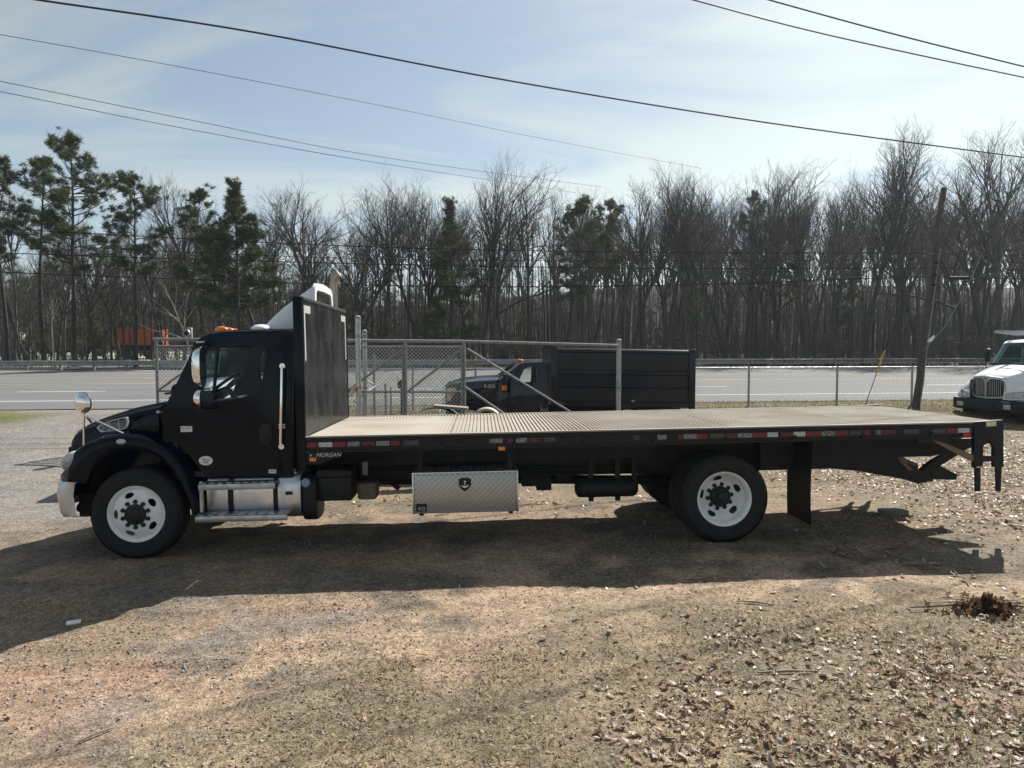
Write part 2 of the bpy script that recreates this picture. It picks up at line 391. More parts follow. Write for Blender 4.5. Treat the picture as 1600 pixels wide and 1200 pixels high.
rgb = np.zeros(GX.shape+(3,))
def layer(c, wgt):
    global rgb
    rgb = rgb*(1-wgt[..., None])+np.array(c)*wgt[..., None]
one = np.ones_like(GX)
layer((.228, .17, .122), one)
layer((.31, .228, .16), sstep(.47, .72, nz1))
layer((.12, .10, .08), sstep(.46, .66, nz2)*.85)
layer((.34, .205, .14), clay*(.2+.6*sstep(.4, .6, nz2)))
layer((.185, .165, .145), grav*sstep(.42, .58, nz2)*.8)
layer((.158, .13, .09), straw*(.45+.55*sstep(.3, .65, nz2)))
layer((.10, .12, .045), straw*sstep(.58, .74, nz1)*sstep(.4, .6, nz3)*.25)
layer((.155, .14, .08), verge*.75)
layer((.09, .12, .035), isl*.7)
layer((.205, .195, .185), drive*(.7+.3*nz2))
layer((.17, .155, .14), drive*sstep(.55, .68, fbm(GX*.35, GY, 1.3, 4, 71))*.6)
layer((.045, .038, .03), far*.9)
lot = far*sstep(52, 56, S)*sstep(-12, -17, GX+(S-46)*.34)*sstep(120, 100, S)
layer((.52, .49, .44), lot)
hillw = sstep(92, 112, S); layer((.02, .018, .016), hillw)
layer((.15, .128, .086), sstep(.60, .70, fbm(GX, GY, .9, 4, 83))*sstep(7.2, 6.4, GY)*sstep(.35, .6, nz3)*.6)
rgb *= (.72+.56*nz3)[..., None]
nyv, nxv = GX.shape
ii = np.arange((nyv-1)*(nxv-1)); r_, c_ = ii//(nxv-1), ii % (nxv-1); k0 = r_*nxv+c_
GF = np.stack([k0, k0+1, k0+nxv+1, k0+nxv], 1)
def ground_mat():
    m = bpy.data.materials.new('lot_ground'); m.use_nodes = True; t = m.node_tree; n = t.nodes; b = n['Principled BSDF']; lk = t.links.new
    b.inputs['Roughness'].default_value = .95; b.inputs['Specular IOR Level'].default_value = .15
    at = n.new('ShaderNodeAttribute'); at.attribute_name = 'tint'; c = n.new('ShaderNodeTexCoord')
    f1 = n.new('ShaderNodeTexNoise'); f1.inputs['Scale'].default_value = 16; f1.inputs['Detail'].default_value = 10; f1.inputs['Roughness'].default_value = .75; lk(c.outputs['Object'], f1.inputs['Vector'])
    mr = n.new('ShaderNodeMapRange'); lk(f1.outputs[0], mr.inputs[0]); mr.inputs[1].default_value = .36; mr.inputs[2].default_value = .66; mr.inputs[3].default_value = .55; mr.inputs[4].default_value = 1.45
    vo = n.new('ShaderNodeTexVoronoi'); vo.inputs['Scale'].default_value = 75; lk(c.outputs['Object'], vo.inputs['Vector'])
    sp = n.new('ShaderNodeSeparateColor'); lk(vo.outputs['Color'], sp.inputs[0])
    m2 = n.new('ShaderNodeMapRange'); lk(sp.outputs[0], m2.inputs[0]); m2.inputs[3].default_value = .6; m2.inputs[4].default_value = 1.42
    mu = n.new('ShaderNodeMath'); mu.operation = 'MULTIPLY'; lk(mr.outputs[0], mu.inputs[0]); lk(m2.outputs[0], mu.inputs[1])
    mm = n.new('ShaderNodeVectorMath'); mm.operation = 'SCALE'; lk(at.outputs['Color'], mm.inputs[0]); lk(mu.outputs[0], mm.inputs['Scale'])
    lk(mm.outputs[0], b.inputs['Base Color'])
    bp = n.new('ShaderNodeBump'); bp.inputs['Strength'].default_value = .4; bp.inputs['Distance'].default_value = .012
    ad = n.new('ShaderNodeMath'); ad.operation = 'ADD'; lk(f1.outputs[0], ad.inputs[0]); lk(vo.outputs['Distance'], ad.inputs[1]); lk(ad.outputs[0], bp.inputs['Height'])
    lk(bp.outputs[0], b.inputs['Normal']); return m
GROUND = ground_mat()
g = np_mesh('ground', np.stack([GX, GY, GZ], -1).reshape(-1, 3), GF, GROUND, tint=rgb.reshape(-1, 3), smooth=True)
tag(g, kind='structure')

# ------------------------------------------------------------------ road
ASPH = mat('asphalt', (.118, .122, .126), .9, var=.12, vs_=.9, bump=.3, bs=30, stretch=(.15, 1, 1))
PWHITE = mat('road_paint_white', (.62, .62, .6), .7, var=.15, vs_=8); PYEL = mat('road_paint_yellow', (.52, .36, .13), .7, var=.2, vs_=8)
def strip(mb, t0, t1, s0a, s1a, dz=0., n=24):
    rows = []
    for i in range(n+1):
        t = t0+(t1-t0)*i/n; rows.append([(*road_xy(t, s), zroad(s)+dz) for s in (s0a, s1a)])
    mb.grid(rows)
mb = MB(); strip(mb, -160, 200, ROAD_N-.3, ROAD_F); road = mb.build('road', ASPH, smooth=0); tag(road, kind='structure')
LANES = [24.35, 28.3, 32.6, 36.8, 40.8, 44.3]
for s_, m_, a in ((24.35, PWHITE, .14), (44.3, PWHITE, .12), (32.5, PYEL, .12), (36.9, PYEL, .12)):
    mb = MB(); strip(mb, -150, 190, s_-a/2, s_+a/2, .005); mb.build('edge_line' if m_ is PWHITE else 'centre_line', m_, road, 0)
for s_, t0 in ((28.3, -13.2), (40.8, -38.6)):
    for k in range(-4, 10):
        t = t0+k*12.2; mb = MB(); strip(mb, t-1.55, t+1.55, s_-.07, s_+.07, .005, 2); mb.build('lane_dash', PWHITE, road, 0)
for k in range(-3, 8):       # dashed inner turn-lane yellows
    for s_ in (32.9, 36.5):
        t = -30+k*9.; mb = MB(); strip(mb, t-1.5, t+1.5, s_-.06, s_+.06, .005, 2); mb.build('turn_lane_dash', PYEL, road, 0)

# ================================================================== BIG BLACK FLATBED TRUCK
CY = 1.295
truck = empty('flatbed_truck', 'long black flatbed truck with tall bulkhead and empty ribbed steel deck', 'truck', TM)
HB = 1.34; BL = 7.93; BW = 2.59
def part(mb, name, m, parent=truck, **k): return mb.build(name, m, parent, **k)

# ---- wheels
def tyre_mesh(mb, c, r, wd, sgn, lug=True, n=96):
    h = wd
    prof = [(.315, .035), (.335, .012), (.40, -.004), (.455, .004), (r-.045, .022), (r-.016, .038), (r, .062), (r, h-.062), (r-.016, h-.038), (r-.045, h-.022), (.40, h), (.315, h-.03)]
    m = len(prof); vs = []
    for k in range(n):
        t = 2*math.pi*k/n; ca, sa = math.cos(t), math.sin(t)
        for i, (rr, hh) in enumerate(prof):
            q = rr
            if lug and i in (5, 6, 7, 8) and k % 2: q -= .013
            vs.append((c[0]+q*ca, c[1]+sgn*hh, c[2]+q*sa))
    mb.add(vs, [(k*m+i, ((k+1) % n)*m+i, ((k+1) % n)*m+(i+1) % m, k*m+(i+1) % m) for k in range(n) for i in range(m)])
    for g_ in (.3, .5, .7):      # tread grooves as thin dark ribs between
        mb.lathe([(r+.004, h*g_-.022), (r+.006, h*g_), (r+.004, h*g_+.022)], c, 'y', n, sgn)
def disc_holes(mb, c, prof, sgn, holes, nr=26, n=200):
    # lathe disc where the hand holes are left open; prof(t) -> (r, h)
    ok = {}
    vs = []; rows = [prof(i/nr) for i in range(nr+1)]
    for k in range(n):
        t = 2*math.pi*k/n
        for r, h in rows: vs.append((c[0]+r*math.cos(t), c[1]+sgn*h, c[2]+r*math.sin(t)))
    fs = []; m = nr+1
    for k in range(n):
        tm = 2*math.pi*(k+.5)/n
        for i in range(nr):
            rm = (rows[i][0]+rows[i+1][0])/2; hit = False
            for (hr, ht, a, b) in holes:
                dt = (tm-ht+math.pi) % (2*math.pi)-math.pi
                if (dt*rm/a)**2+((rm-hr)/b)**2 < 1: hit = True; break
            if not hit: fs.append((k*m+i, ((k+1) % n)*m+i, ((k+1) % n)*m+i+1, k*m+i+1))
    mb.add(vs, fs)
def wheel(x, yo, sgn, kind, rot=0., outer=True):
    """x axle, yo outer face y, sgn +1 when the tyre extends towards +y"""
    r = .512; wd = .27; z = r-.004; c = (x, yo, z)
    mb = MB(); tyre_mesh(mb, c, r, wd, sgn, True); ty = part(mb, 'tyre', RUBBER)
    if not outer: return ty
    barrel = [(.272, wd-.05), (.272, .07), (.285, .045), (.296, .03), (.312, .018), (.317, .022), (.318, .03), (.305, .04)]
    mb = MB(); mb.lathe(barrel, c, 'y', 64, sgn)
    holes = [(.222, rot+2*math.pi*k/5, .052, .029) for k in range(5)]
    if kind == 'front':
        pr = lambda t: (.10+(.285-.10)*t, .012+.055*max(0, (t-.45)/.55)**1.6)
    else:
        pr = lambda t: (.10+(.276-.10)*t, .205-.075*max(0, (t-.45)/.55)**1.3)
    disc_holes(mb, c, pr, sgn, holes); part(mb, 'rim', RIMW, ty)
    mb = MB(); mb.lathe([(.31, wd-.04), (.27, wd-.04), (.25, .20 if kind == 'front' else .24), (.0, .20 if kind == 'front' else .24)], c, 'y', 40, sgn); part(mb, 'brake_drum', HUBM, ty)
    off = pr(0)[1]
    mb = MB()
    if kind == 'front':
        mb.lathe([(.118, off+.01), (.116, off-.016), (.10, off-.022), (.07, off-.022), (.064, off-.034), (.03, off-.038), (0, off-.038)], c, 'y', 32, sgn)
    else:
        mb.lathe([(.122, off+.01), (.118, off-.05), (.10, off-.07), (.09, off-.085), (.075, off-.095), (.06, off-.14), (.035, off-.15), (0, off-.15)], c, 'y', 32, sgn)
        for k in range(8):
            t = k*math.pi/4+.2; mb.lathe([(.012, 0), (.012, -.03), (0, -.032)], (x+.082*math.cos(t), yo+sgn*(off-.085), z+.082*math.sin(t)), 'y', 8, sgn)
    part(mb, 'hub', HUBM, ty)
    for k in range(10):
        t = rot+.3+k*math.pi/5; cc = (x+.143*math.cos(t), yo+sgn*off, z+.143*math.sin(t))
        mb = MB(); mb.lathe([(.026, .004), (.026, -.006), (.019, -.010), (.018, -.026), (.008, -.028), (0, -.028)], cc, 'y', 8, sgn); part(mb, 'lug_nut', HUBM, ty)
    return ty
FX, RX = -1.905, 4.715
wheel(FX, .075, 1, 'front', .62); wheel(FX, 2*CY-.075, -1, 'front', .2)
wheel(RX, .06, 1, 'rear', .45); wheel(RX, .375, 1, 'rear', 0, False)
wheel(RX, 2*CY-.06, -1, 'rear', .9); wheel(RX, 2*CY-.375, -1, 'rear', 0, False)
mb = MB(); mb.tube([(RX, .3, .508), (RX, 2.29, .508)], .085, 14); mb.ball((RX, CY, .508), (.22, .2, .22)); part(mb, 'rear_axle', BLACK)
mb = MB(); mb.tube([(FX, .25, .48), (FX, .6, .40), (FX, 2.0, .40), (FX, 2.34, .48)], .06, 10); part(mb, 'front_axle', BLACK)
for y in (.87, 1.72):
    mb = MB()
    for k in range(5):
        a = .72-.11*k; mb.tube([(RX+a*q, y, .66-.02*k+.10*(q*q)) for q in (-1, -.6, -.2, .2, .6, 1)], .02, 6)
    part(mb, 'leaf_spring', BLACK)
    mb = MB()
    for k in range(3):
        a = .62-.1*k; mb.tube([(FX+a*q, y-(.1 if y < 1 else -.1), .52-.02*k+.08*(q*q)) for q in (-1, -.5, 0, .5, 1)], .02, 6)
    part(mb, 'leaf_spring', BLACK)

# ---- chassis
for y in (.83, 1.68):
    mb = MB(); mb.box((-2.55, y, .70), (7.1, y+.08, .965)); part(mb, 'frame_rail', BLACK, bev=.006)
    mb = MB(); mb.box((-.1, y-.01, .97), (7.75, y+.09, 1.185)); part(mb, 'long_sill', BLACK)
for k in range(17):
    x = .12+k*.478
    mb = MB(); mb.box((x, .05, 1.19), (x+.075, 2.54, 1.285)); part(mb, 'crossmember', BLACK)
for x in (-1.2, .3, 2.0, 3.6, 5.9): 
    mb = MB(); mb.box((x, .91, .74), (x+.1, 1.68, .93)); part(mb, 'frame_crossmember', BLACK)
mb = MB(); mb.tube([(-.6, CY, .62), (1.9, CY, .60), (4.5, CY, .52)], .06, 12); mb.lathe([(.0, -.06), (.1, -.06), (.1, .06), (0, .06)], (2.0, CY, .60), 'x', 14); mb.box((1.93, 1.0, .62), (2.03, 1.6, .75)); part(mb, 'drive_shaft', BLACK)
# dark sheets between deck and frame, added to stand in for the shade
mb = MB(); mb.box((.9, .62, .93), (4.0, .66, 1.19)); part(mb, 'shade_sheet', BLACK)
mb = MB(); mb.box((5.3, .50, .76), (7.0, .54, 1.19)); part(mb, 'shade_sheet', BLACK)

# ---- engine block / firewall so that one cannot look through the front
mb = MB(); mb.box((-2.6, .75, .62), (-1.45, 1.85, 1.25)); part(mb, 'engine', BLACK, bev=.05)
mb = MB(); mb.box((-2.95, .7, .62), (-2.82, 1.89, 1.2)); part(mb, 'radiator', BLACK)

# ---- cab
CABY = .235
ZB = T(346, 627, CABY)[1]            # belt line
def tum(q):                          # tumblehome above the belt
    x, y, z = q; d = max(0, z-ZB)*.10
    return (x, y+d, z) if y < CY else (x, y-d, z)
def rnd(poly, r=.02, n=3):           # round the corners of a polygon
    out_ = []
    m = len(poly)
    for i in range(m):
        a, b, c = Vector(poly[i-1]), Vector(poly[i]), Vector(poly[(i+1) % m])
        d1 = (a-b); d2 = (c-b); rr = min(r, d1.length*.45, d2.length*.45)
        p1 = b+d1.normalized()*rr; p2 = b+d2.normalized()*rr
        for k in range(n+1):
            t = k/n; out_.append(tuple(p1*(1-t)**2+b*2*t*(1-t)+p2*t*t))
    return out_
side_px = [(254, 645), (262, 628), (285, 575), (300, 541), (307, 530), (317, 524), (332, 521), (440, 519), (458, 521), (458, 744), (322, 744), (300, 718), (281, 692), (254, 690)]
win_px = [(317, 628), (317, 560), (323, 547), (333, 540), (402, 539), (410, 543), (413.5, 552), (412, 582), (407, 603), (398, 613), (380, 621), (346, 626)]
side = TT(side_px, CABY); win = TT(win_px, CABY)
big = lambda poly, k: [(sum(p[0] for p in poly)/len(poly)*(1-k)+p[0]*k, sum(p[1] for p in poly)/len(poly)*(1-k)+p[1]*k) for p in poly]
for s_ in (0, 1):
    mb = MB(); mb.holed(side, [big(win, 1.04)], CABY, CABY+.05, tum)
    if s_: mb.v = [(x, 2*CY-y, z) for x, y, z in mb.v]
    cs = part(mb, 'cab_side', PAINT)
    # door skin, proud of the cab side
    door_px = [(282, 640), (290, 600), (306, 548), (316, 536), (328, 531), (424, 530), (432, 536), (434, 560), (434, 740), (325, 740), (303, 712), (284, 688)]
    mb = MB(); mb.holed(rnd(TT(door_px, CABY), .03), [big(win, 1.0)], CABY-.014, CABY, tum)
    if s_: mb.v = [(x, 2*CY-y, z) for x, y, z in mb.v]
    dr = part(mb, 'door', PAINT)
    # rubber window seal, glass, divider
    mb = MB(); mb.holed(rnd(big(win, 1.045), .02), [big(win, .985)], CABY-.02, CABY-.002, tum)
    if s_: mb.v = [(x, 2*CY-y, z) for x, y, z in mb.v]
    part(mb, 'window_seal', DARKPL, dr)
    mb = MB(); mb.prism(win, CABY+.012, CABY+.016, fn=tum)
    if s_: mb.v = [(x, 2*CY-y, z) for x, y, z in mb.v]
    part(mb, 'window_pane', GLASS, dr)
    mb = MB(); mb.prism(TT([(336, 539), (340, 539), (334.5, 628), (330.5, 628)], CABY), CABY-.01, CABY+.02, fn=tum)
    if s_: mb.v = [(x, 2*CY-y, z) for x, y, z in mb.v]
    part(mb, 'window_divider', DARKPL, dr)
    # handle: dark dished plate with a paddle
    hp = [(406, 668), (410, 663), (422, 661), (426, 667), (425, 688), (420, 696), (410, 695), (406, 690)]
    mb = MB(); mb.prism(rnd(TT(hp, CABY), .02), CABY-.019, CABY-.013)
    mb.prism(rnd(TT([(409, 671), (422, 669), (421, 690), (410, 691)], CABY), .02), CABY-.03, CABY-.019)
    if s_: mb.v = [(x, 2*CY-y, z) for x, y, z in mb.v]
    part(mb, 'door_handle', DARKPL, dr, bev=.003)
    # corner pillar and grab handle behind the door
    mb = MB(); mb.prism(TT([(436, 525), (454, 525), (454, 738), (436, 738)], CABY), CABY-.01, CABY, fn=tum)
    if s_: mb.v = [(x, 2*CY-y, z) for x, y, z in mb.v]
    part(mb, 'corner_panel', PAINT, bev=.004)
    a = T(441, 572, CABY); b = T(441, 697, CABY); yy = CABY-.03
    ga = tum((a[0], yy, a[1])); gb = tum((b[0], yy, b[1]))
    mb = MB(); mb.tube([(ga[0], ga[1]+.035, ga[2]), (ga[0], ga[1]-.025, ga[2]-.02), (ga[0], ga[1]-.03, ga[2]-.07), (gb[0], gb[1]-.03, gb[2]+.07), (gb[0], gb[1]-.025, gb[2]+.02), (gb[0], gb[1]+.03, gb[2])], .016, 10)
    for q in (ga, gb): mb.lathe([(0, -.012), (.032, -.012), (.034, .03)], (q[0], q[1], q[2]), 'y', 14)
    if s_: mb.v = [(x, 2*CY-y, z) for x, y, z in mb.v]
    part(mb, 'grab_handle', CHROME)
# roof: lofted skin with rounded edges
roof_px = [(300, 541), (306, 531), (315, 524), (326, 520), (345, 517), (380, 515.5), (420, 515), (448, 515), (458, 519)]
rp = TT(roof_px, CABY+.08)
rows = []
for i, (x, z) in enumerate(rp):
    bow = .05*min(1, i/3)
    fwd = -.16*max(0, 1-i/4)                     # header curves forward in plan
    row = []
    for q, (yy, dz) in enumerate([(CABY+.075, -.045), (CABY+.085, -.022), (CABY+.11, -.008), (CABY+.16, .0), (.65, .45), (1.0, .85), (CY, 1.0)]):
        zz = z+(dz if q < 4 else bow*dz); k = max(0, (yy-.4)/(CY-.4)); row.append((x+fwd*k, yy, zz))
    row += [(x_, 2*CY-y_, z_) for x_, y_, z_ in reversed(row[:-1])]
    rows.append(row)
mb = MB(); mb.grid(rows); roof = part(mb, 'roof', PAINT, smooth=60)
# windshield and cowl
a = T(262, 630, CABY+.03); b = T(301, 540, CABY+.08)
rows = []; rowf = []
for i in range(9):
    t = i/8; row = []
    for k in range(17):
        q = k/16*2-1; yy = CY+q*(CY-(CABY+.03+.055*t)); x = a[0]+(b[0]-a[0])*t-.17*(1-q*q); row.append((x, yy, a[1]+(b[1]-a[1])*t))
    rows.append(row)
mb = MB(); mb.grid(rows); part(mb, 'windshield', GLASS, smooth=60)
mb = MB(); mb.grid([[(x-.004, y, z+.0) for x, y, z in rows[0]], [(x+.02, y, z+.07) for x, y, z in rows[0]]]); mb.grid([[(x-.006, y, z) for x, y, z in rows[8]], [(x-.02, y, z-.05) for x, y, z in rows[8]]]); part(mb, 'windshield_seal', DARKPL)
mb = MB(); mb.grid([rows[0], [(x-.10, y, z-.06) for x, y, z in rows[0]], [(x-.02, y, z-.5) for x, y, z in rows[0]]]); part(mb, 'cowl', DARKPL)
for yy in (.95, 1.75):
    mb = MB(); mb.tube([(a[0]-.2, yy, a[1]+.0), (a[0]-.12, yy+.3, a[1]+.14)], .012, 6); mb.box((a[0]-.2, yy-.3, a[1]+.08), (a[0]-.17, yy+.35, a[1]+.1)); part(mb, 'wiper', DARKPL)
# back wall, floor, firewall
bx = T(458, 600, CABY)[0]; zf = T(400, 744, CABY)[1]; zt = T(440, 519, CABY+.08)[1]
mb = MB(); mb.box((bx-.05, CABY+.09, zf), (bx, 2*CY-CABY-.09, zt)); part(mb, 'back_wall', PAINT)
mb = MB(); mb.box((-1.5, CABY+.05, zf), (bx-.05, 2*CY-CABY-.05, zf+.06)); mb.box((-1.56, CABY+.05, zf), (-1.5, 2*CY-CABY-.05, ZB-.25)); part(mb, 'cab_floor', DASH)
mb = MB(); mb.prism([(-1.5, ZB-.6), (-1.5, ZB-.06), (-1.36, ZB-.03), (-1.14, ZB-.07), (-1.1, ZB-.2), (-1.2, ZB-.6)], CABY+.08, 2*CY-CABY-.08); part(mb, 'dashboard', DASH, bev=.02)
for yy in (.72, 1.87):
    mb = MB(); mb.box((-.86, yy-.24, zf+.1), (-.4, yy+.24, zf+.5)); st = part(mb, 'seat', SEAT, bev=.05)
    mb = MB(); mb.prism([(-.46, zf+.5), (-.32, zf+.5), (-.26, zf+1.05), (-.36, zf+1.08)], yy-.23, yy+.23); part(mb, 'seat_back', SEAT, st, bev=.04)
    mb = MB(); mb.prism([(-.35, zf+1.1), (-.27, zf+1.1), (-.25, zf+1.3), (-.33, zf+1.3)], yy-.12, yy+.12); part(mb, 'head_rest', SEAT, st, bev=.03)
sw = T(352, 603, .70); SWM = Matrix.Translation((sw[0], .70, sw[1])) @ Matrix.Rotation(rad(-38), 4, 'Y')
mb = MB(); pts = [SWM @ Vector((.24*math.cos(t*math.pi/16), .24*math.sin(t*math.pi/16), 0)) for t in range(33)]; mb.tube(pts, .019, 8)
for t in (0, 2.1, 4.2): mb.tube([SWM @ Vector((0, 0, -.02)), SWM @ Vector((.23*math.cos(t), .23*math.sin(t), 0))], .016, 6)
mb.tube([SWM @ Vector((0, 0, -.02)), SWM @ Vector((0, 0, -.3))], .03, 8); part(mb, 'steering_wheel', DARKPL)
# roof lights, antenna, dome
for k in range(5):
    yy = .62+k*.3375; c0 = T(336, 516.5, .45); z = rp[3][1]+.045; x = c0[0]-.10*(1-abs(k-2)/2.2)+.02
    mb = MB(); mb.ball((x, yy, z), (.075, .045, .042), 14, 8); part(mb, 'marker_light', AMBER)
c0 = T(409, 514, .55); mb = MB(); mb.ball((c0[0], .55, c0[1]+.0), (.12, .16, .055), 20, 10); part(mb, 'roof_dome', WHITE)
c0 = T(331, 516, .5); mb = MB(); mb.tube([(c0[0], .75, c0[1]), (c0[0]+.02, .75, c0[1]+.75)], [.004, .002], 5); mb.lathe([(.014, 0), (.008, .12)], (c0[0], .75, c0[1]), 'z', 8); part(mb, 'antenna', DARKPL)

# ---- roof fairing (air deflector)
ya, yb = .62, 1.97
prof = TT([(421, 516), (425, 504), (433, 493), (447, 478), (463, 464), (492, 441)], .85)
rows = []
for i, (x, z) in enumerate(prof):
    t = i/5; w0 = .62+.23*t; row = []
    zb_ = prof[0][1]-.02
    row.append((x+.01, w0-.10+.0*t, zb_)); row.append((x, w0-.03, zb_+(z-zb_)*.75)); row.append((x, w0+.03, zb_+(z-zb_)*.95)); row.append((x, w0+.12, z)); row.append((x, CY, z+.02))
    row += [(a_, 2*CY-b_, c_) for a_, b_, c_ in reversed(row[:-1])]
    rows.append(row)
mb = MB(); mb.grid(rows); fair = part(mb, 'roof_fairing', WHITED, smooth=50)
xe = prof[-1][0]; ze = prof[-1][1]; zb_ = prof[0][1]-.02
mb = MB(); o_ = [(.72, zb_), (.80, ze-.06), (.88, ze-.01), (CY, ze+.01), (1.71, ze-.01), (1.79, ze-.06), (1.87, zb_)]
i_ = [(.80, zb_+.05), (.87, ze-.12), (.93, ze-.09), (CY, ze-.08), (1.66, ze-.09), (1.72, ze-.12), (1.79, zb_+.05)]
tmp = MB(); tmp.holed(o_, [i_], xe-.02, xe+.012); mb.v = [(y, x, z) for x, y, z in tmp.v]; mb.f = tmp.f; part(mb, 'fairing_frame', WHITED, fair)
mb = MB(); mb.prism(i_, xe-.10, xe-.09, 'x'); part(mb, 'fairing_back_panel', TAN, fair)

# ---- hood
def hw(x): return .72+(max(-2.86, x)+2.85)*.1826
HST = [((-2.87, 1.05), (-3.09, 1.06)), ((-2.865, 1.20), (-3.085, 1.22)), ((-2.85, 1.30), (-3.07, 1.31)), ((-2.81, 1.365), (-3.0, 1.40)), ((-2.69, 1.432), (-2.85, 1.475)), ((-2.54, 1.488), (-2.63, 1.553)), ((-2.28, 1.574), (-2.32, 1.64)), ((-2.0, 1.638), (-2.0, 1.70)), ((-1.74, 1.685), (-1.70, 1.735))]
rows = []
for (xn, zn), (xc, zc_) in HST:
    w_ = hw(xn); low = .66 if xn < -2.6 else .95
    h_ = [(CY-w_-.02, low, 0), (CY-w_-.005, zn-.20, 0), (CY-w_, zn-.10, 0), (CY-w_+.014, zn-.045, 0), (CY-w_+.04, zn-.012, .03), (CY-w_+.085, zn, .08), (CY-w_*.62, zn+(zc_-zn)*.5, .5), (CY-w_*.3, zn+(zc_-zn)*.88, .88), (CY, zc_, 1)]
    row = [(xn+(xc-xn)*k, y, z) for y, z, k in h_]
    rows.append(row+[(x, 2*CY-y, z) for x, y, z in reversed(row[:-1])])
mb = MB(); mb.grid(rows); hood = part(mb, 'hood', PAINT, smooth=55)
mb = MB(); mb.grid([[(x-.02, y, .72) for x, y, z in rows[0][1:-1]], [(x-.02, y, 1.0) for x, y, z in rows[0][1:-1]], [(x-.012, y, 1.16) for x, y, z in rows[0][1:-1]]]); part(mb, 'grille_panel', DARKPL, hood)
for k in range(6):
    z = .74+k*.075; mb = MB(); mb.tube([(-2.93, CY-.55, z), (-3.05, CY-.28, z), (-3.125, CY, z), (-3.05, CY+.28, z), (-2.93, CY+.55, z)], .013, 6); part(mb, 'grille_bar', CHROME, hood)
# side vent with slats
vent_px = [(151, 668), (158, 663), (178, 656), (200, 650.5), (205, 651), (208.5, 657), (205, 666), (200, 669.5), (180, 672.5), (160, 675), (154, 673)]
vy = .50
vent = TT(vent_px, vy)
def hv(q): x, y, z = q; return (x, CY-hw(x)-.004+(y-vy), z)          # follow the hood flank
mb = MB(); mb.holed(rnd(vent, .02), [big(vent, .84)], vy-.02, vy+.02, hv); vt = part(mb, 'vent_frame', ALUD, hood)
mb = MB(); mb.prism(big(vent, .9), vy-.007, vy-.003, fn=hv); part(mb, 'vent_back', DARKPL, hood)
for k in range(7):
    f = (k+.5)/7
    a = T(157+2*abs(f-.5), 664.5+8.5*f, vy); b = T(204.5-5*max(0, f-.6), 653.5+14*f, vy)
    mb = MB(); mb.tube([hv((a[0]+.01, vy-.012, a[1])), hv((b[0]-.01, vy-.012, b[1]))], .0045, 5); part(mb, 'vent_slat', ALUD, hood)
for u_ in (172, 189):
    a = T(u_, 660 if u_ < 180 else 655.5, vy); b = T(u_+1.5, 672 if u_ < 180 else 670, vy)
    mb = MB(); mb.tube([hv((a[0], vy-.015, a[1])), hv((b[0], vy-.015, b[1]))], .006, 5); part(mb, 'vent_rib', ALUD, hood)
# ---- fenders
outer_px = [(106, 746), (108, 728), (114, 709), (132, 695), (160, 684), (189, 681), (215, 683), (236, 689), (254, 697), (271, 711), (285, 731), (297, 757), (306, 782), (308, 803)]
inner_px = [(134, 757), (138, 746), (143, 735), (160, 716), (184, 705), (210, 704), (235, 709), (246, 714), (257, 723), (273, 743), (285, 764), (292, 781), (297, 793), (299, 804)]
def fender(mir):
    O = TT(outer_px, .12); I = TT(inner_px, .10); rows = []
    for i, (o_, n_) in enumerate(zip(O, I)):
        ox, oz = o_; ix, iz = n_
        d = Vector((ox-FX, oz-.51)); dl = d.normalized()
        def off(k): return (ox+dl.x*k, oz+dl.y*k)
        rear = max(0, min(1, (i-7)/3)); inw = .50-.25*rear; lift = .05-.05*rear
        nose = max(0, 1-i/3.)
        m1 = ((ix*.6+ox*.4), (iz*.6+oz*.4)); m2 = ((ix*.2+ox*.8), (iz*.2+oz*.8))
        fx = -.16*nose
        rows.append([(ix, .20, iz+.01), (ix, .115, iz), (m1[0], .078, m1[1]), (m2[0], .085, m2[1]), (ox, .12, oz), (off(.02)[0]+fx*.5, .19, off(.02)[1]), (off(.02+lift*.5)[0]+fx, .19+inw*.5, off(.02+lift*.5)[1]), (off(.02+lift)[0]+fx*1.6, .17+inw, off(.02+lift)[1])])
    if mir: rows = [[(x, 2*CY-y, z) for x, y, z in r] for r in rows]
    mb = MB(); mb.grid(rows); return part(mb, 'fender', PAINT, smooth=60)
fn_, ff_ = fender(0), fender(1)
# wheel house, dark
for s_ in (0, 1):
    rows = []
    for (ix, iz) in TT(inner_px, .10):
        d = Vector((ix-FX, iz-.51)); d = d*(1.02); rows.append([(FX+d.x, .19, .51+d.y), (FX+d.x, .62, .51+d.y)])
    if s_: rows = [[(x, 2*CY-y, z) for x, y, z in r] for r in rows]
    mb = MB(); mb.grid(rows); part(mb, 'wheel_house', BLACK)
    # headlight and turn lamp
    c0 = T(116.5, 720, .20); Mh = Matrix.Translation((c0[0], .20 if not s_ else 2*CY-.20, c0[1])) @ Matrix.Rotation(rad(-28 if not s_ else 28), 4, 'Z') @ Matrix.Rotation(rad(-58), 4, 'Y')
    mb = MB(); mb.ball((0, 0, 0), (.135, .15, .075), 22, 12); mb.v = [tuple(Mh @ Vector(q)) for q in mb.v]; hl = part(mb, 'headlight', LENS, fn_ if not s_ else ff_)
    c1 = T(189.5, 690, .09); mb = MB(); mb.ball((c1[0], .085 if not s_ else 2*CY-.085, c1[1]), (.055, .022, .03), 16, 8); part(mb, 'side_marker', LENS, fn_ if not s_ else ff_)
mb = MB()
pl = [(.13, -2.64), (.3, -2.82), (.62, -2.97), (CY, -3.10), (1.97, -2.97), (2.29, -2.82), (2.46, -2.64)]
mb.grid([[(x+.02, y, .78) for y, x in pl], [(x, y, .84) for y, x in pl], [(x, y, .93) for y, x in pl], [(x+.08, y, .96) for y, x in pl]]); part(mb, 'lower_valance', PAINT)
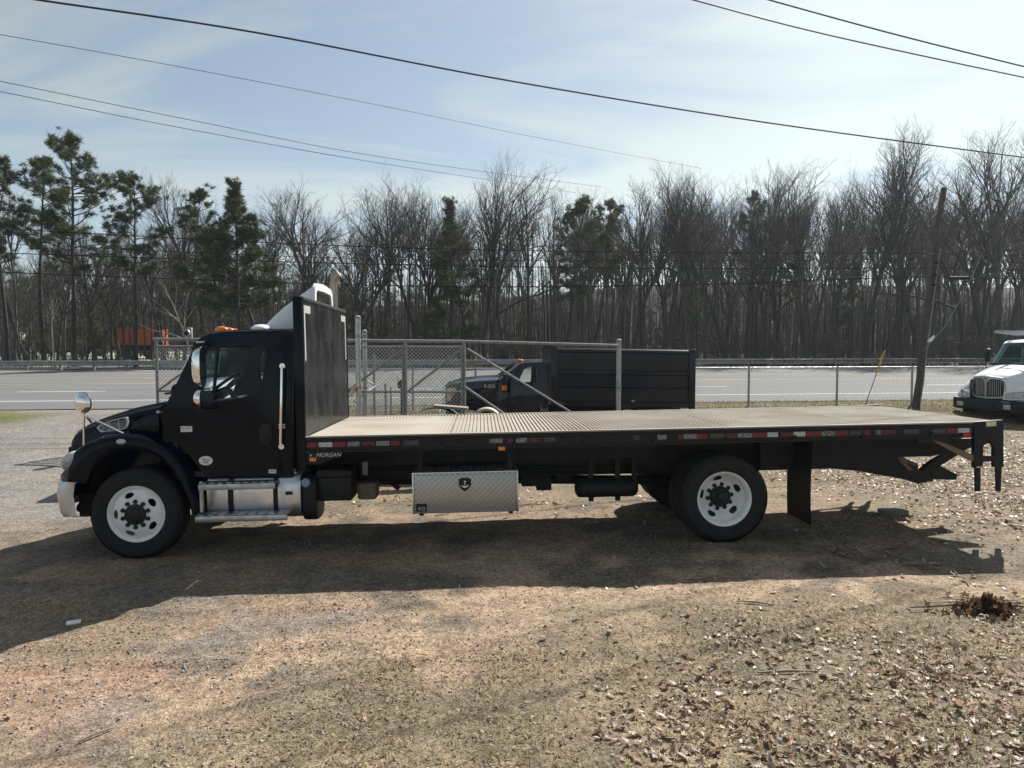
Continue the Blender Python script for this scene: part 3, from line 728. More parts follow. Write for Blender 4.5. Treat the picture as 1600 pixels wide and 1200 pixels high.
# bumper
bz0, bz1 = T(109, 808, .12)[1], T(98, 753, .12)[1]
pl = [(.115, -2.56), (.10, -2.64), (.13, -2.73), (.22, -2.80), (.5, -2.95), (.9, -3.07), (CY, -3.11)]
pl = pl+[(2*CY-y, x) for y, x in reversed(pl[:-1])]
rows = [[(x+dx, y, z) for y, x in pl] for dx, z in ((.10, bz1-.01), (.03, bz1), (-.005, bz1-.03), (-.025, (bz0+bz1)/2+.05), (.0, bz0+.04), (.03, bz0), (.07, bz0+.01))]
mb = MB(); mb.grid(rows); part(mb, 'bumper', SILVER, smooth=50)
mb = MB(); mb.tube([(-2.5, .5, .5), (-2.75, .5, .52)], .05, 8); mb.tube([(-2.5, 2.09, .5), (-2.75, 2.09, .52)], .05, 8); mb.box((-2.66, .35, .44), (-2.5, 2.24, .7)); part(mb, 'bumper_bracket', BLACK)
# ---- mirrors
def tubepart(name, pts, r, m=CHROME, n=8, parent=truck): mb = MB(); mb.tube(pts, r, n); return part(mb, name, m, parent)
for s_ in (0, 1):
    f = (lambda x, y, z: (x, y, z)) if not s_ else (lambda x, y, z: (x, 2*CY-y, z))
    c0 = T(308.5, 574, -.02)
    mb = MB(); n_ = 20                                   # tall capsule with a flat mirror face at the back
    rows = []
    for i in range(13):
        t = i/12; zz = c0[1]+.232-.464*t; e = math.sqrt(max(0, 1-abs(2*t-1)**3.2)); rr = .0+e
        row = [f(c0[0]+.058-.118*rr*math.cos(a_)*(1 if abs(a_) < 9 else 1), -.02+.095*rr*math.sin(a_), zz) for a_ in [(-90+180*k/12)*math.pi/180 for k in range(13)]]
        rows.append(row)
    mb.grid(rows, True); mi = part(mb, 'side_mirror', CHROME, smooth=60)
    c1 = T(309.5, 623, -.02); rows = []
    for i in range(11):
        t = i/10; zz = c1[1]+.112-.224*t; e = math.sqrt(max(0, 1-abs(2*t-1)**2))
        rows.append([f(c1[0]+.05-.10*e*math.cos(a_), -.02+.09*e*math.sin(a_), zz) for a_ in [(-90+180*k/12)*math.pi/180 for k in range(13)]])
    mb = MB(); mb.grid(rows, True); part(mb, 'convex_mirror', CHROME, mi, smooth=60)
    a = T(318, 535, CABY); b = T(300, 536, -.02); d_ = T(300, 640, -.02)
    mb = MB(); mb.tube([f(a[0], CABY, a[1]), f(b[0]+.03, -.02, b[1]), f(b[0]+.02, -.02, b[1]-.05), f(c1[0]+.02, -.02, c1[1]-.10), f(c1[0]+.1, CABY-.02, c1[1]-.12)], .017, 8); part(mb, 'mirror_arm', DARKPL, mi)
    # round hood mirror on three struts
    if not s_: hm = T(128.5, 629.5, .10); foot = [T(131.5, 708, .14), T(162, 684, .30), T(206, 684, .24)]; fy = [.14, .30, .24]; hy = .10
    else: hm = (T(128.5, 629.5, .10)[0]+.03, T(128.5, 629.5, .10)[1]); foot = [T(131.5, 708, .14), T(162, 684, .30), T(206, 684, .24)]; fy = [2*CY-.14, 2*CY-.30, 2*CY-.24]; hy = 2*CY-.10
    Mh = Matrix.Translation((hm[0], hy, hm[1])) @ Matrix.Rotation(rad(72 if not s_ else -35), 4, 'Z')
    mb = MB(); mb.lathe([(0, -.05), (.05, -.045), (.09, -.028), (.108, -.008), (.118, 0)], (0, 0, 0), 'x', 28); mb.v = [tuple(Mh @ Vector((q[0], q[1]*.93, q[2]))) for q in mb.v]
    h_ = part(mb, 'hood_mirror', CHROME, smooth=60)
    mb = MB(); mb.lathe([(.118, 0), (.121, .004), (.118, .02), (.1, .03), (0, .034)], (0, 0, 0), 'x', 28); mb.v = [tuple(Mh @ Vector((q[0], q[1]*.93, q[2]))) for q in mb.v]; part(mb, 'mirror_back', DARKPL, h_)
    base = (hm[0]+.01, hy, hm[1]-.12)
    for q, (pt, yy) in enumerate(zip(foot, fy)):
        st_ = base if q == 0 else (base[0]+.02, hy, base[2]-.02)
        mb = MB(); mb.tube([(hm[0]+.02, hy, hm[1]), st_, (pt[0], yy, pt[1])] if q == 0 else [st_, (pt[0], yy, pt[1])], .0125, 8); mb.ball((pt[0], yy, pt[1]), .022, 8, 6); part(mb, 'mirror_strut', CHROME, h_)
# ---- stickers
def plate(name, px, y, m, th=.003, parent=truck, r=0): 
    poly = TT(px, y); poly = rnd(poly, r) if r else poly
    mb = MB(); mb.prism(poly, y-th, y); return part(mb, name, m, parent, smooth=0)
yd = CABY-.0145
st = plate('door_sticker', [(282.5, 666), (300, 666), (300.5, 674.5), (282.5, 675)], yd, PAPER)
for q in ((284, 667.5, 288, 670), (289.5, 667.5, 298, 670), (284, 671.5, 298, 672.5)):
    plate('sticker_text', [(q[0], q[1]), (q[2], q[1]), (q[2], q[3]), (q[0], q[3])], yd-.003, PRINTG, .001, st)
el = [(321.5+10.8*math.cos(k*math.pi/12), 719.8+7.2*math.sin(k*math.pi/12)) for k in range(24)]
st = plate('oval_sticker', el, yd, PAPER)
for q in ((317, 715.5, 321, 716.5), (316, 717.5, 323, 719), (324, 717.5, 327.5, 719), (318, 722, 321.5, 724), (323, 721.5, 325.5, 724), (316, 720, 328, 720.8)):
    plate('sticker_text', [(q[0], q[1]), (q[2], q[1]), (q[2], q[3]), (q[0], q[3])], yd-.003, PRINT, .001, st)
st = plate('small_door_label', [(420, 733.5), (431.5, 733.5), (431.5, 739.5), (420, 739.5)], yd, PAPER)
plate('sticker_text', [(421.5, 735), (430, 735), (430, 737.5), (421.5, 737.5)], yd-.003, PRINTG, .001, st)
for q in (662.5, 666.5): plate('pillar_label', [(435.5, q), (445.5, q), (445.5, q+2.6), (435.5, q+2.6)], CABY-.0105, PAPER)
c0 = T(250.5, 644, .34); mb = MB(); mb.ball((c0[0], .34, c0[1]), (.05, .03, .022), 12, 8); part(mb, 'hood_latch', ALUD)

# ---- fuel tank, steps, DEF tank, battery box
def rbox(x0, x1, y0, y1, z0, z1, r): # rounded-section tank along x
    return rnd([(y0, z0), (y1, z0), (y1, z1), (y0, z1)], r, 6)
xa, xb = T(322, 780, .2)[0], T(470, 780, .2)[0]; z0, z1 = T(400, 813, .2)[1], T(400, 741, .2)[1]
mb = MB(); mb.prism(rbox(0, 0, .2, .80, z0, z1, .2), xa, xb, 'x'); tank = part(mb, 'fuel_tank', ALU, bev=.012, smooth=50)
for u0, u1 in ((356, 364), (427, 434)):
    x0, x1 = T(u0, 780, .19)[0], T(u1, 780, .19)[0]; mb = MB(); mb.prism(rbox(0, 0, .19, .81, z0-.01, z1+.01, .2), x0, x1, 'x'); part(mb, 'tank_strap', DARKPL, tank, smooth=50)
c0 = T(453, 752, .3); mb = MB(); mb.lathe([(.085, -.02), (.085, .012), (.07, .02), (.068, .045), (.03, .05), (0, .05)], (c0[0], .36, z1-.012), 'z', 20); part(mb, 'filler_cap', ALU, tank)
mb = MB(); a = T(446, 768, .2); b = T(457.5, 773, .2); mb.box((a[0], .194, b[1]), (b[0], .199, a[1])); part(mb, 'tank_label', DARKPL, tank)
def step(pxtop, pxbot, y0, y1):
    (ua, va), (ub, vb) = pxtop; xa_, zt_ = T(ua, va, y1); xb_, _ = T(ub, vb, y1); zb__ = T(pxbot[0], pxbot[1], y0)[1]; zt0 = zb__+.06
    mb = MB(); mb.prism([(y0, zb__), (y0+.012, zb__), (y0+.012, zt0-.008), (y1, zt0-.0), (y1, zt0+.012), (y0-.006, zt0+.004), (y0-.006, zb__)], xa_, xb_, 'x')
    s1 = part(mb, 'step', ALUD, bev=.002)
    n = 9
    for k in range(n):
        x = xa_+(xb_-xa_)*(k+.2)/n
        mb = MB(); mb.box((x, y0+.02, zt0+.008), (x+(xb_-xa_)/n*.6, y1-.03, zt0+.0165)); part(mb, 'tread_bar', ALUD, s1)
    return zt0
step(((320, 750), (437, 747)), (330, 766), .03, .22); step(((317, 800), (457, 797)), (330, 816), .0, .22)
for u_ in (316,): 
    x = T(u_, 780, .15)[0]; mb = MB(); mb.box((x, .08, T(u_, 800, .1)[1]), (x+.03, .12, T(u_, 752, .1)[1])); mb.box((x, .1, T(u_, 765, .1)[1]), (x+.03, .3, T(u_, 757, .1)[1])); part(mb, 'step_bracket', ALUD)
xa, xb = T(470, 780, .22)[0], T(494, 780, .22)[0]; z0, z1 = T(470, 816, .22)[1], T(470, 745, .22)[1]
mb = MB(); mb.prism(rbox(0, 0, .22, .66, z0, z1, .16), xa+.01, xb, 'x'); df = part(mb, 'additive_tank', DARKPL, bev=.02, smooth=50)
c0 = T(476.5, 755, .2); Mh = Matrix.Translation((c0[0], .255, c0[1])); mb = MB(); mb.lathe([(.05, .01), (.05, -.03), (.04, -.035), (0, -.036)], (c0[0], .25, c0[1]), 'y', 16); part(mb, 'blue_cap', BLUEC, df)
xa, xb = T(494, 760, .30)[0], T(549, 760, .30)[0]; z0, z1 = T(520, 783, .30)[1], T(520, 742, .30)[1]
mb = MB(); mb.box((xa+.01, .30, z0), (xb, .80, z1-.03)); bb = part(mb, 'battery_box', DARKPL, bev=.015)
mb = MB(); mb.prism([(xa-.0, z1-.028), (xb+.02, z1-.028), (xb, z1+.05), (xa+.02, z1+.06)], .285, .81); part(mb, 'box_lid', DARKPL, bb, bev=.012)
mb = MB(); mb.box((xa+.12, .285, z0+.03), (xb-.12, .299, z0+.055)); part(mb, 'lid_strap', BLACK, bb)
mb = MB(); mb.box((xb+.03, .5, .52), (xb+.25, .8, .72)); part(mb, 'filter_canister', RUSTP, bev=.03)
a = T(566, 722, .55); b = T(575, 742, .55); mb = MB(); mb.box((a[0], .54, b[1]), (b[0], .552, a[1])); part(mb, 'white_label_plate', GREYI)
mb = MB(); p0 = T(590, 752, .9); p1 = T(624, 764, .9); mb.tube([(p0[0]-.3, .9, p0[1]+.03), (p0[0], .9, p0[1]), ((p0[0]+p1[0])/2, .9, p0[1]-.0), (p1[0], .9, p1[1])], .03, 10); part(mb, 'exhaust_hose', BLACK)
# exhaust stack behind the cab, far side
x = -.165; zt_ = T(528, 443, 2.56)[1]
mb = MB(); mb.tube([(x, 2.56, 1.0), (x, 2.56, zt_), (x+.01, 2.56, zt_+.06), (x+.04, 2.56, zt_+.12), (x+.08, 2.56, zt_+.15)], [.055, .055, .056, .058, .06], 16); part(mb, 'exhaust_stack', EXH)

# ---- flatbed deck
nseg = 5; rib = .0462
for k in range(nseg):
    x0 = .005+k*BL/nseg; x1 = (k+1)*BL/nseg-.004; nr = int((x1-x0)/rib); row0 = []
    for j in range(nr):
        xs = x0+(x1-x0)*j/nr; dx = (x1-x0)/nr
        row0 += [(xs, HB-.014), (xs+dx*.30, HB-.014), (xs+dx*.42, HB), (xs+dx*.86, HB)]
    row0.append((x1, HB-.014))
    mb = MB(); mb.grid([[(x, yy, z) for x, z in row0] for yy in (.06, .9, 1.75, BW-.06)])
    o = part(mb, 'deck_panel', DECK, smooth=0)
for yy in (0., BW-.06):
    mb = MB(); mb.box((0, yy+.0005, HB-.012), (BL, yy+.0595, HB+.004)); part(mb, 'deck_edge_strip', DECK)
mb = MB(); mb.box((.0, .01, HB-.05), (BL, BW-.01, HB-.02)); part(mb, 'deck_floor', BLACK)
for yy, s_ in ((0., 1), (BW, -1)):
    mb = MB(); mb.prism([(yy+s_*.02, HB-.018), (yy-s_*.0, HB-.018), (yy-s_*.0, HB-.045), (yy+s_*.012, HB-.05), (yy+s_*.012, HB-.15), (yy-s_*.002, HB-.158), (yy-s_*.002, HB-.178), (yy+s_*.05, HB-.178), (yy+s_*.05, HB-.018)], .0, BL-.22, 'x'); part(mb, 'side_rail', BLACK)
    for k in range(18):
        x = .28+k*.43; mb = MB(); mb.box((x, min(yy-s_*.003, yy+s_*.03), HB-.047), (x+.09, max(yy-s_*.003, yy+s_*.03), HB-.012)); part(mb, 'stake_pocket', BLACK)
    for k in range(9):
        x = .5+k*.8; mb = MB(); mb.lathe([(0, -.02), (.03, -.02), (.035, 0)], (x+.2, yy+s_*.012, HB-.135), 'y', 10, s_); part(mb, 'winch_bolt', BLACK)
# reflective tape: photo positions along the rail (x0, x1, kind)
tape = [(480, 496.5, 'r'), (498, 520, 'w'), (521, 541, 'r'), (543, 563, 'o'), (567, 586, 'q'), (588, 609, 'o'), (611, 625, 'r'), (630, 655, 'p'), (765, 786, 'o'), (793, 802, 'q'), (806, 824, 'o'), (827, 846, 'q'), (849, 868, 'p'), (990, 1000, 'p'), (1027, 1042, 'o'), (1060, 1067, 'r'), (1068, 1089, 'o'), (1089, 1106, 'r'), (1110, 1133, 'p'), (1134, 1153, 'q'), (1153, 1175, 'o'), (1175, 1199, 'r'), (1199, 1216, 'w'), (1220, 1240, 'q'), (1240, 1259, 'w'), (1260, 1284, 'r'), (1284, 1305, 'o'), (1306, 1326, 'r'), (1328, 1348, 'p'), (1349, 1360, 'q'), (1368, 1376, 'o'), (1376, 1400, 'q'), (1412, 1436, 'p'), (1456, 1477, 'p'), (1479, 1497, 'r'), (1497, 1515, 'w'), (1515, 1519, 'r')]
for u0, u1, k in tape:
    v = 684-.0248*(u0-478)+12; x0 = T(u0, v, .01)[0]; x1 = T(u1, v, .01)[0]-.004
    mb = MB(); mb.box((x0, .006, HB-.118), (x1, .0115, HB-.066)); part(mb, 'reflective_tape', {'r': TAPER, 'w': TAPEW, 'o': TAPEWORN, 'q': TAPERW, 'p': TAPEWO2}[k], smooth=0)
# bracket plate with maker's name, amber lamps
mb = MB(); mb.prism(TT([(476, 699), (526, 699), (526, 715), (497, 726), (476, 726)], .02), .022, .04); bk = part(mb, 'corner_bracket', BLACK)
c0 = T(513, 711, .02); text('maker_lettering', 'MORGAN', .062, LOGO, truck, face_near(c0[0], .0205, c0[1]), shear=.3)
c0 = T(485.5, 711.5, .02); mb = MB(); mb.prism([(c0[0]+(.016 if k % 2 == 0 else .007)*math.sin(k*math.pi/5), c0[1]+(.016 if k % 2 == 0 else .007)*math.cos(k*math.pi/5)) for k in range(10)], .0195, .022); part(mb, 'maker_star', LOGO)
plate('side_lamp', [(484, 715), (494, 715), (494, 720.5), (484, 720.5)], .02, AMBER, .012)
plate('side_lamp', [(778.5, 698), (789, 698), (789, 703.5), (778.5, 703.5)], .0, AMBER, .012)
plate('side_lamp', [(1504.5, 677), (1515.5, 677), (1515.5, 682.5), (1504.5, 682.5)], .0, REDL, .012)
# ---- bulkhead
BH = 2.873; bt = .085
for yy in (.0, BW-.055):
    mb = MB(); mb.box((-bt-.01, yy, .98), (.004, yy+.055, BH+.012)); part(mb, 'bulkhead_post', PAINT, bev=.006)
mb = MB(); mb.box((-bt, .0555, BH-.03), (.01, BW-.0555, BH+.015)); part(mb, 'bulkhead_cap', BLACK, bev=.006)
py0, py1, pz0, pz1 = 1.02, 1.60, T(512, 606, CY)[1], T(512, 534, CY)[1]
tmp = MB(); tmp.holed([(.0555, HB-.01), (BW-.0555, HB-.01), (BW-.0555, BH-.03), (.0555, BH-.03)], [[(py0, pz0), (py1, pz0), (py1, pz1), (py0, pz1)]], -.012, .0)
mb = MB(); mb.v = [(y, x, z) for x, y, z in tmp.v]; mb.f = tmp.f; bh = part(mb, 'bulkhead_panel', BHM, smooth=0)
mb = MB()
ny_, nz_ = 16, 30
for k in range(ny_+1): y = py0+(py1-py0)*k/ny_; mb.box((-.010, y-.006, pz0), (-.004, y+.006, pz1))
for k in range(nz_+1): z = pz0+(pz1-pz0)*k/nz_; mb.box((-.0104, py0, z-.0065), (-.0036, py1, z+.0065))
o = part(mb, 'perforated_screen', BHM, bh, smooth=0); o['kind'] = 'stuff'
mb = MB(); mb.box((-bt, .056, HB), (-bt+.004, BW-.056, BH-.03)); part(mb, 'bulkhead_front_skin', PAINT)
for z in (1.75, 2.2, 2.6): mb = MB(); mb.box((-bt+.004, .06, z), (-.0125, BW-.06, z+.05)); part(mb, 'bulkhead_stiffener', BLACK)
for yy, sg in ((.10, 1), (BW-.10, -1)):
    mb = MB(); z = BH-.075; mb.box((.0005, min(yy, yy+sg*.05), z-.62), (.003, max(yy, yy+sg*.05), z)); part(mb, 'white_tape_strip', TAPEW, bh, smooth=0)
    mb = MB(); y1_, y2_ = sorted((yy+sg*.051, yy+sg*.30)); mb.box((.0005, y1_, z-.085), (.003, y2_, z)); part(mb, 'white_tape_strip', TAPEW, bh, smooth=0)
# ---- toolbox
DIAM = bpy.data.materials.new('diamond_plate'); DIAM.use_nodes = True
def _dp():
    t = DIAM.node_tree; n = t.nodes; b = n['Principled BSDF']; lk = t.links.new
    b.inputs['Base Color'].default_value = (.66, .64, .63, 1); b.inputs['Metallic'].default_value = .85; b.inputs['Roughness'].default_value = .34
    c = n.new('ShaderNodeTexCoord'); hs = []
    for a, ph in ((45, 0), (-45, .5)):
        mp_ = n.new('ShaderNodeMapping'); mp_.inputs['Rotation'].default_value = (0, rad(a), 0); lk(c.outputs['Object'], mp_.inputs[0])
        se = n.new('ShaderNodeSeparateXYZ'); lk(mp_.outputs[0], se.inputs[0])
        def tri(o_, per, off, sharp):
            x = n.new('ShaderNodeMath'); x.operation = 'MULTIPLY_ADD'; lk(o_, x.inputs[0]); x.inputs[1].default_value = 1/per; x.inputs[2].default_value = off
            f = n.new('ShaderNodeMath'); f.operation = 'PINGPONG'; lk(x.outputs[0], f.inputs[0]); f.inputs[1].default_value = .5
            m_ = n.new('ShaderNodeMapRange'); lk(f.outputs[0], m_.inputs[0]); m_.inputs[1].default_value = sharp; m_.inputs[2].default_value = sharp+.12; return m_.outputs[0]
        p = n.new('ShaderNodeMath'); p.operation = 'MULTIPLY'; lk(tri(se.outputs[0], .046, ph, .10), p.inputs[0]); lk(tri(se.outputs[2], .023, ph, .26), p.inputs[1]); hs.append(p.outputs[0])
    mxn = n.new('ShaderNodeMath'); mxn.operation = 'MAXIMUM'; lk(hs[0], mxn.inputs[0]); lk(hs[1], mxn.inputs[1])
    mc = n.new('ShaderNodeMixRGB'); lk(mxn.outputs[0], mc.inputs[0]); mc.inputs[1].default_value = (.40, .385, .375, 1); mc.inputs[2].default_value = (.86, .84, .82, 1); lk(mc.outputs[0], b.inputs['Base Color'])
    bp = n.new('ShaderNodeBump'); bp.inputs['Strength'].default_value = 1.; bp.inputs['Distance'].default_value = .008; lk(mxn.outputs[0], bp.inputs['Height']); lk(bp.outputs[0], b.inputs['Normal'])
_dp()
a = T(643.5, 740, .12); b = T(810.5, 799.5, .12); x0, x1 = a[0], b[0]; z1 = (a[1]+T(810, 735, .12)[1])/2; z0 = (T(645, 803, .12)[1]+b[1])/2
mb = MB(); mb.box((x0, .135, z0), (x1, .60, z1)); tb = part(mb, 'toolbox', DIAM, bev=.004)
mb = MB(); mb.box((x0+.025, .118, z0+.012), (x1-.025, .134, z1-.03)); part(mb, 'toolbox_door', DIAM, tb, bev=.003)
for bx_ in ((x0, z1-.012, x1, z1+.002), (x0, z0-.004, x0+.018, z1-.012), (x1-.018, z0-.004, x1, z1-.012)):
    mb = MB(); mb.box((bx_[0]-.001, .122, bx_[1]), (bx_[2]+.001, .136, bx_[3])); part(mb, 'toolbox_trim', ALU, tb, bev=.002)
c0 = T(726.5, 756.5, .118); sc = 1/140
sh = [(-9.5, -8.5), (-5, -10), (0, -10.5), (5, -10), (9.5, -8.5), (9.8, 0), (7, 6), (3, 9.5), (0, 11), (-3, 9.5), (-7, 6), (-9.8, 0)]
mb = MB(); mb.prism([(c0[0]+p[0]*sc, c0[1]-p[1]*sc) for p in sh], .108, .118); lt = part(mb, 'latch_shield', DARKPL, tb, bev=.003)
mb = MB(); mb.prism([(c0[0]+p[0]*sc, c0[1]-p[1]*sc) for p in [(-6.5, .5), (-3, 2.2), (0, 2.6), (3, 2.2), (6.5, .5), (4, 4.2), (0, 6.2), (-4, 4.2)]], .104, .108); part(mb, 'latch_paddle', ALU, lt)
mb = MB(); mb.lathe([(0, -.004), (.012, -.004), (.012, 0)], (c0[0], .108, c0[1]+.031), 'y', 12); mb.box((c0[0]-.005, .105, c0[1]-.008), (c0[0]+.005, .108, c0[1]+.012)); part(mb, 'keyhole', ALU, lt)
a = T(650, 787.5, .118); b = T(667, 799, .118); mb = MB(); mb.box((a[0], .1145, b[1]), (b[0], .1175, a[1])); lb = part(mb, 'badge_plate', DARKPL, tb)
text('badge_lettering', 'KO', .055, LOGO, tb, face_near((a[0]+b[0])/2+.005, .1135, (a[1]+b[1])/2-.012))
for x in (x0+.06, x1-.11):
    mb = MB(); mb.box((x, .2, z1), (x+.05, .25, HB-.05)); mb.box((x, .25, z0-.05), (x+.05, .8, z0-.002)); part(mb, 'toolbox_bracket', BLACK)
# ---- air tank under the frame
xa, xb = T(899, 770, .6)[0], T(1000, 770, .6)[0]; zc_ = T(950, 764, .6)[1]
mb = MB(); mb.lathe([(0, 0), (.06, .01), (.105, .04), (.115, .08), (.115, xb-xa-.08), (.105, xb-xa-.04), (.06, xb-xa-.01), (0, xb-xa)], (xa, .70, zc_), 'x', 24); at_ = part(mb, 'air_tank', BLACK, smooth=50)
for u_ in (925, 967):
    x = T(u_, 770, .6)[0]; mb = MB(); mb.lathe([(.118, -.03), (.124, -.03), (.124, .03), (.118, .03)], (x, .70, zc_), 'x', 24); mb.box((x-.03, .66, zc_+.11), (x+.03, .72, .98)); mb.box((x-.03, .66, zc_-.16), (x+.03, .70, zc_-.11)); part(mb, 'tank_strap', BLACK, at_)
x = T(990, 770, .6)[0]; mb = MB(); mb.box((x, .66, zc_), (x+.05, .72, .98)); part(mb, 'tank_bracket', BLACK)
for u0, u1, v0, v1, y0 in ((838, 862, 738, 766, .95), (815, 838, 742, 760, .9), (868, 893, 741, 752, .92)):
    a = T(u0, v0, y0); b = T(u1, v1, y0); mb = MB(); mb.box((a[0], y0, b[1]), (b[0], y0+.16, a[1])); part(mb, 'hanger_bracket', BLACK, bev=.012)
for k, (u0, u1, v) in enumerate(((560, 900, 733), (560, 1010, 728), (820, 1040, 737))):
    a = T(u0, v, .8); b = T(u1, v-3, .8); mb = MB(); mb.tube([(a[0]+(b[0]-a[0])*q/10, .80-.01*k, a[1]+(b[1]-a[1])*q/10-.025*abs(math.sin(q*1.3+k))) for q in range(11)], .011, 6); part(mb, 'air_line', DARKPL)
for x in (.35, 1.1, 1.9, 2.7, 3.5, 5.5, 6.3): mb = MB(); mb.box((x, .79, .9), (x+.07, .825, 1.2)); part(mb, 'body_tie_plate', BLACK)
# ---- mud flaps
for y0, y1 in ((.04, .66), (BW-.66, BW-.04)):
    xm = T(1269, 760, .05)[0]; rows = []
    for i in range(8):
        z = 1.17-(1.17-.19)*i/7; rows.append([(xm-.025*math.sin(i/7*2.2)-.02*(k/4-.5)**2, y0+(y1-y0)*k/4, z) for k in range(5)])
    mb = MB(); mb.grid(rows); k_ = len(mb.v); mb.v += [(x+.008, y, z) for x, y, z in mb.v]; mb.f += [tuple(reversed([i+k_ for i in f])) for f in mb.f]; part(mb, 'mud_flap', DARKPL)
# ---- rear: lift frame under the tail
def pr(name, px, y0, y1, m=BLACK, yref=None, **k):
    mb = MB(); mb.prism(TT(px, yref if yref is not None else y0), y0, y1); return part(mb, name, m, **k)
for s_ in (0, 1):
    a_, b_ = ((.60, .68), (1.91, 1.99))[s_]
    pr('tail_beam_side', [(1270, 692), (1545, 684), (1516, 700), (1455, 713), (1400, 714), (1275, 716)], a_, b_, yref=.60)
    pr('lift_side_arm', [(1276, 716.5), (1380, 717), (1412, 726), (1452, 740), (1455, 747), (1440, 753), (1408, 748), (1340, 736), (1278, 730)], a_, b_, yref=.60)
    pr('lift_strut', [(1522, 691), (1545, 687), (1464, 737), (1453, 752), (1437, 752), (1442, 741), (1465, 722)], a_+.085, b_+.085, yref=.60)
    pr('lift_link', [(1395, 712), (1402, 712), (1425, 734), (1418, 735)], a_-.03, a_-.005, RUSTP, yref=.60)
    pr('lift_cylinder', [(1408, 716), (1414, 713), (1450, 728), (1447, 733)], a_+.2, a_+.26, GALVD, yref=.60)
pr('lift_crossbar', [(1425, 742), (1452, 741), (1456, 751), (1432, 755)], .72, 1.88, yref=.75)
pr('lift_foot', [(1456, 728), (1468, 727), (1496, 742), (1494, 750), (1456, 749)], .8, 1.0, yref=.8)
pr('lift_foot', [(1456, 728), (1468, 727), (1496, 742), (1494, 750), (1456, 749)], 1.6, 1.8, yref=.8)
for yy, s_ in ((.0, 1), (BW, -1)):
    f0, f1 = sorted((yy-s_*.004, yy+s_*.05)); h0, h1 = sorted((yy+s_*.006, yy+s_*.03))
    cut = [(1522, 659), (1568, 656), (1568, 730), (1553, 730), (1553, 698), (1550, 694), (1543, 693), (1538, 695), (1536, 700), (1536, 727), (1522, 731)]
    mb = MB(); mb.prism(TT(cut, .0), f0, f1); rf = part(mb, 'corner_stand', BLACK, bev=.004)
    mb = MB(); mb.prism(TT([(1536, 713), (1553.5, 712), (1553.5, 720), (1536, 722)], .0), f0+.004, f1-.004)
    part(mb, 'stand_tie', BLACK, rf)
    for px in ([(1524.5, 731), (1533, 731), (1532.5, 768), (1525, 768)], [(1557, 730), (1566, 730), (1564.5, 768.5), (1558, 768.5)]):
        mb = MB(); mb.prism(TT(px, .0), h0, h1); lg = part(mb, 'stand_leg', BLACK, rf)
    mb = MB(); mb.prism(TT([(1456, 688), (1464, 688), (1523, 711), (1523, 721), (1516, 720)], .0), h0, h1); part(mb, 'stand_brace', RUSTP, rf)
    mb = MB(); mb.prism(TT([(1434, 680), (1483, 678), (1483, 690), (1434, 692)], .0), h0, h1); part(mb, 'brace_plate', BLACK, rf)
plate('rating_label', [(1541, 659), (1556.5, 658), (1556.5, 665.5), (1541, 666.5)], -.004, mat('label_yellow', (.7, .6, .3), .5, col2=(.7, .69, .64), vs_=30), .002)
mb = MB(); mb.box((BL-.06, .051, HB-.19), (BL, BW-.051, HB-.02)); part(mb, 'tail_beam', BLACK)

# ================================================================== OTHER VEHICLES
def wheel_simple(parent, x, y, z, r, wd, sgn, rimm=RIMW, m=RUBBER):
    mb = MB(); mb.lathe([(r*.6, .03), (r*.72, .0), (r*.93, .01), (r, .05), (r, wd-.05), (r*.93, wd-.01), (r*.6, wd-.02)], (x, y, z), 'y', 40, sgn, True); ty = mb.build('tyre', m, parent)
    mb = MB(); mb.lathe([(r*.61, .05), (r*.58, .03), (r*.55, .06), (r*.45, .09), (r*.3, .05), (r*.26, .02), (0, .015)], (x, y, z), 'y', 32, sgn); mb.build('rim', rimm, ty)
    return ty

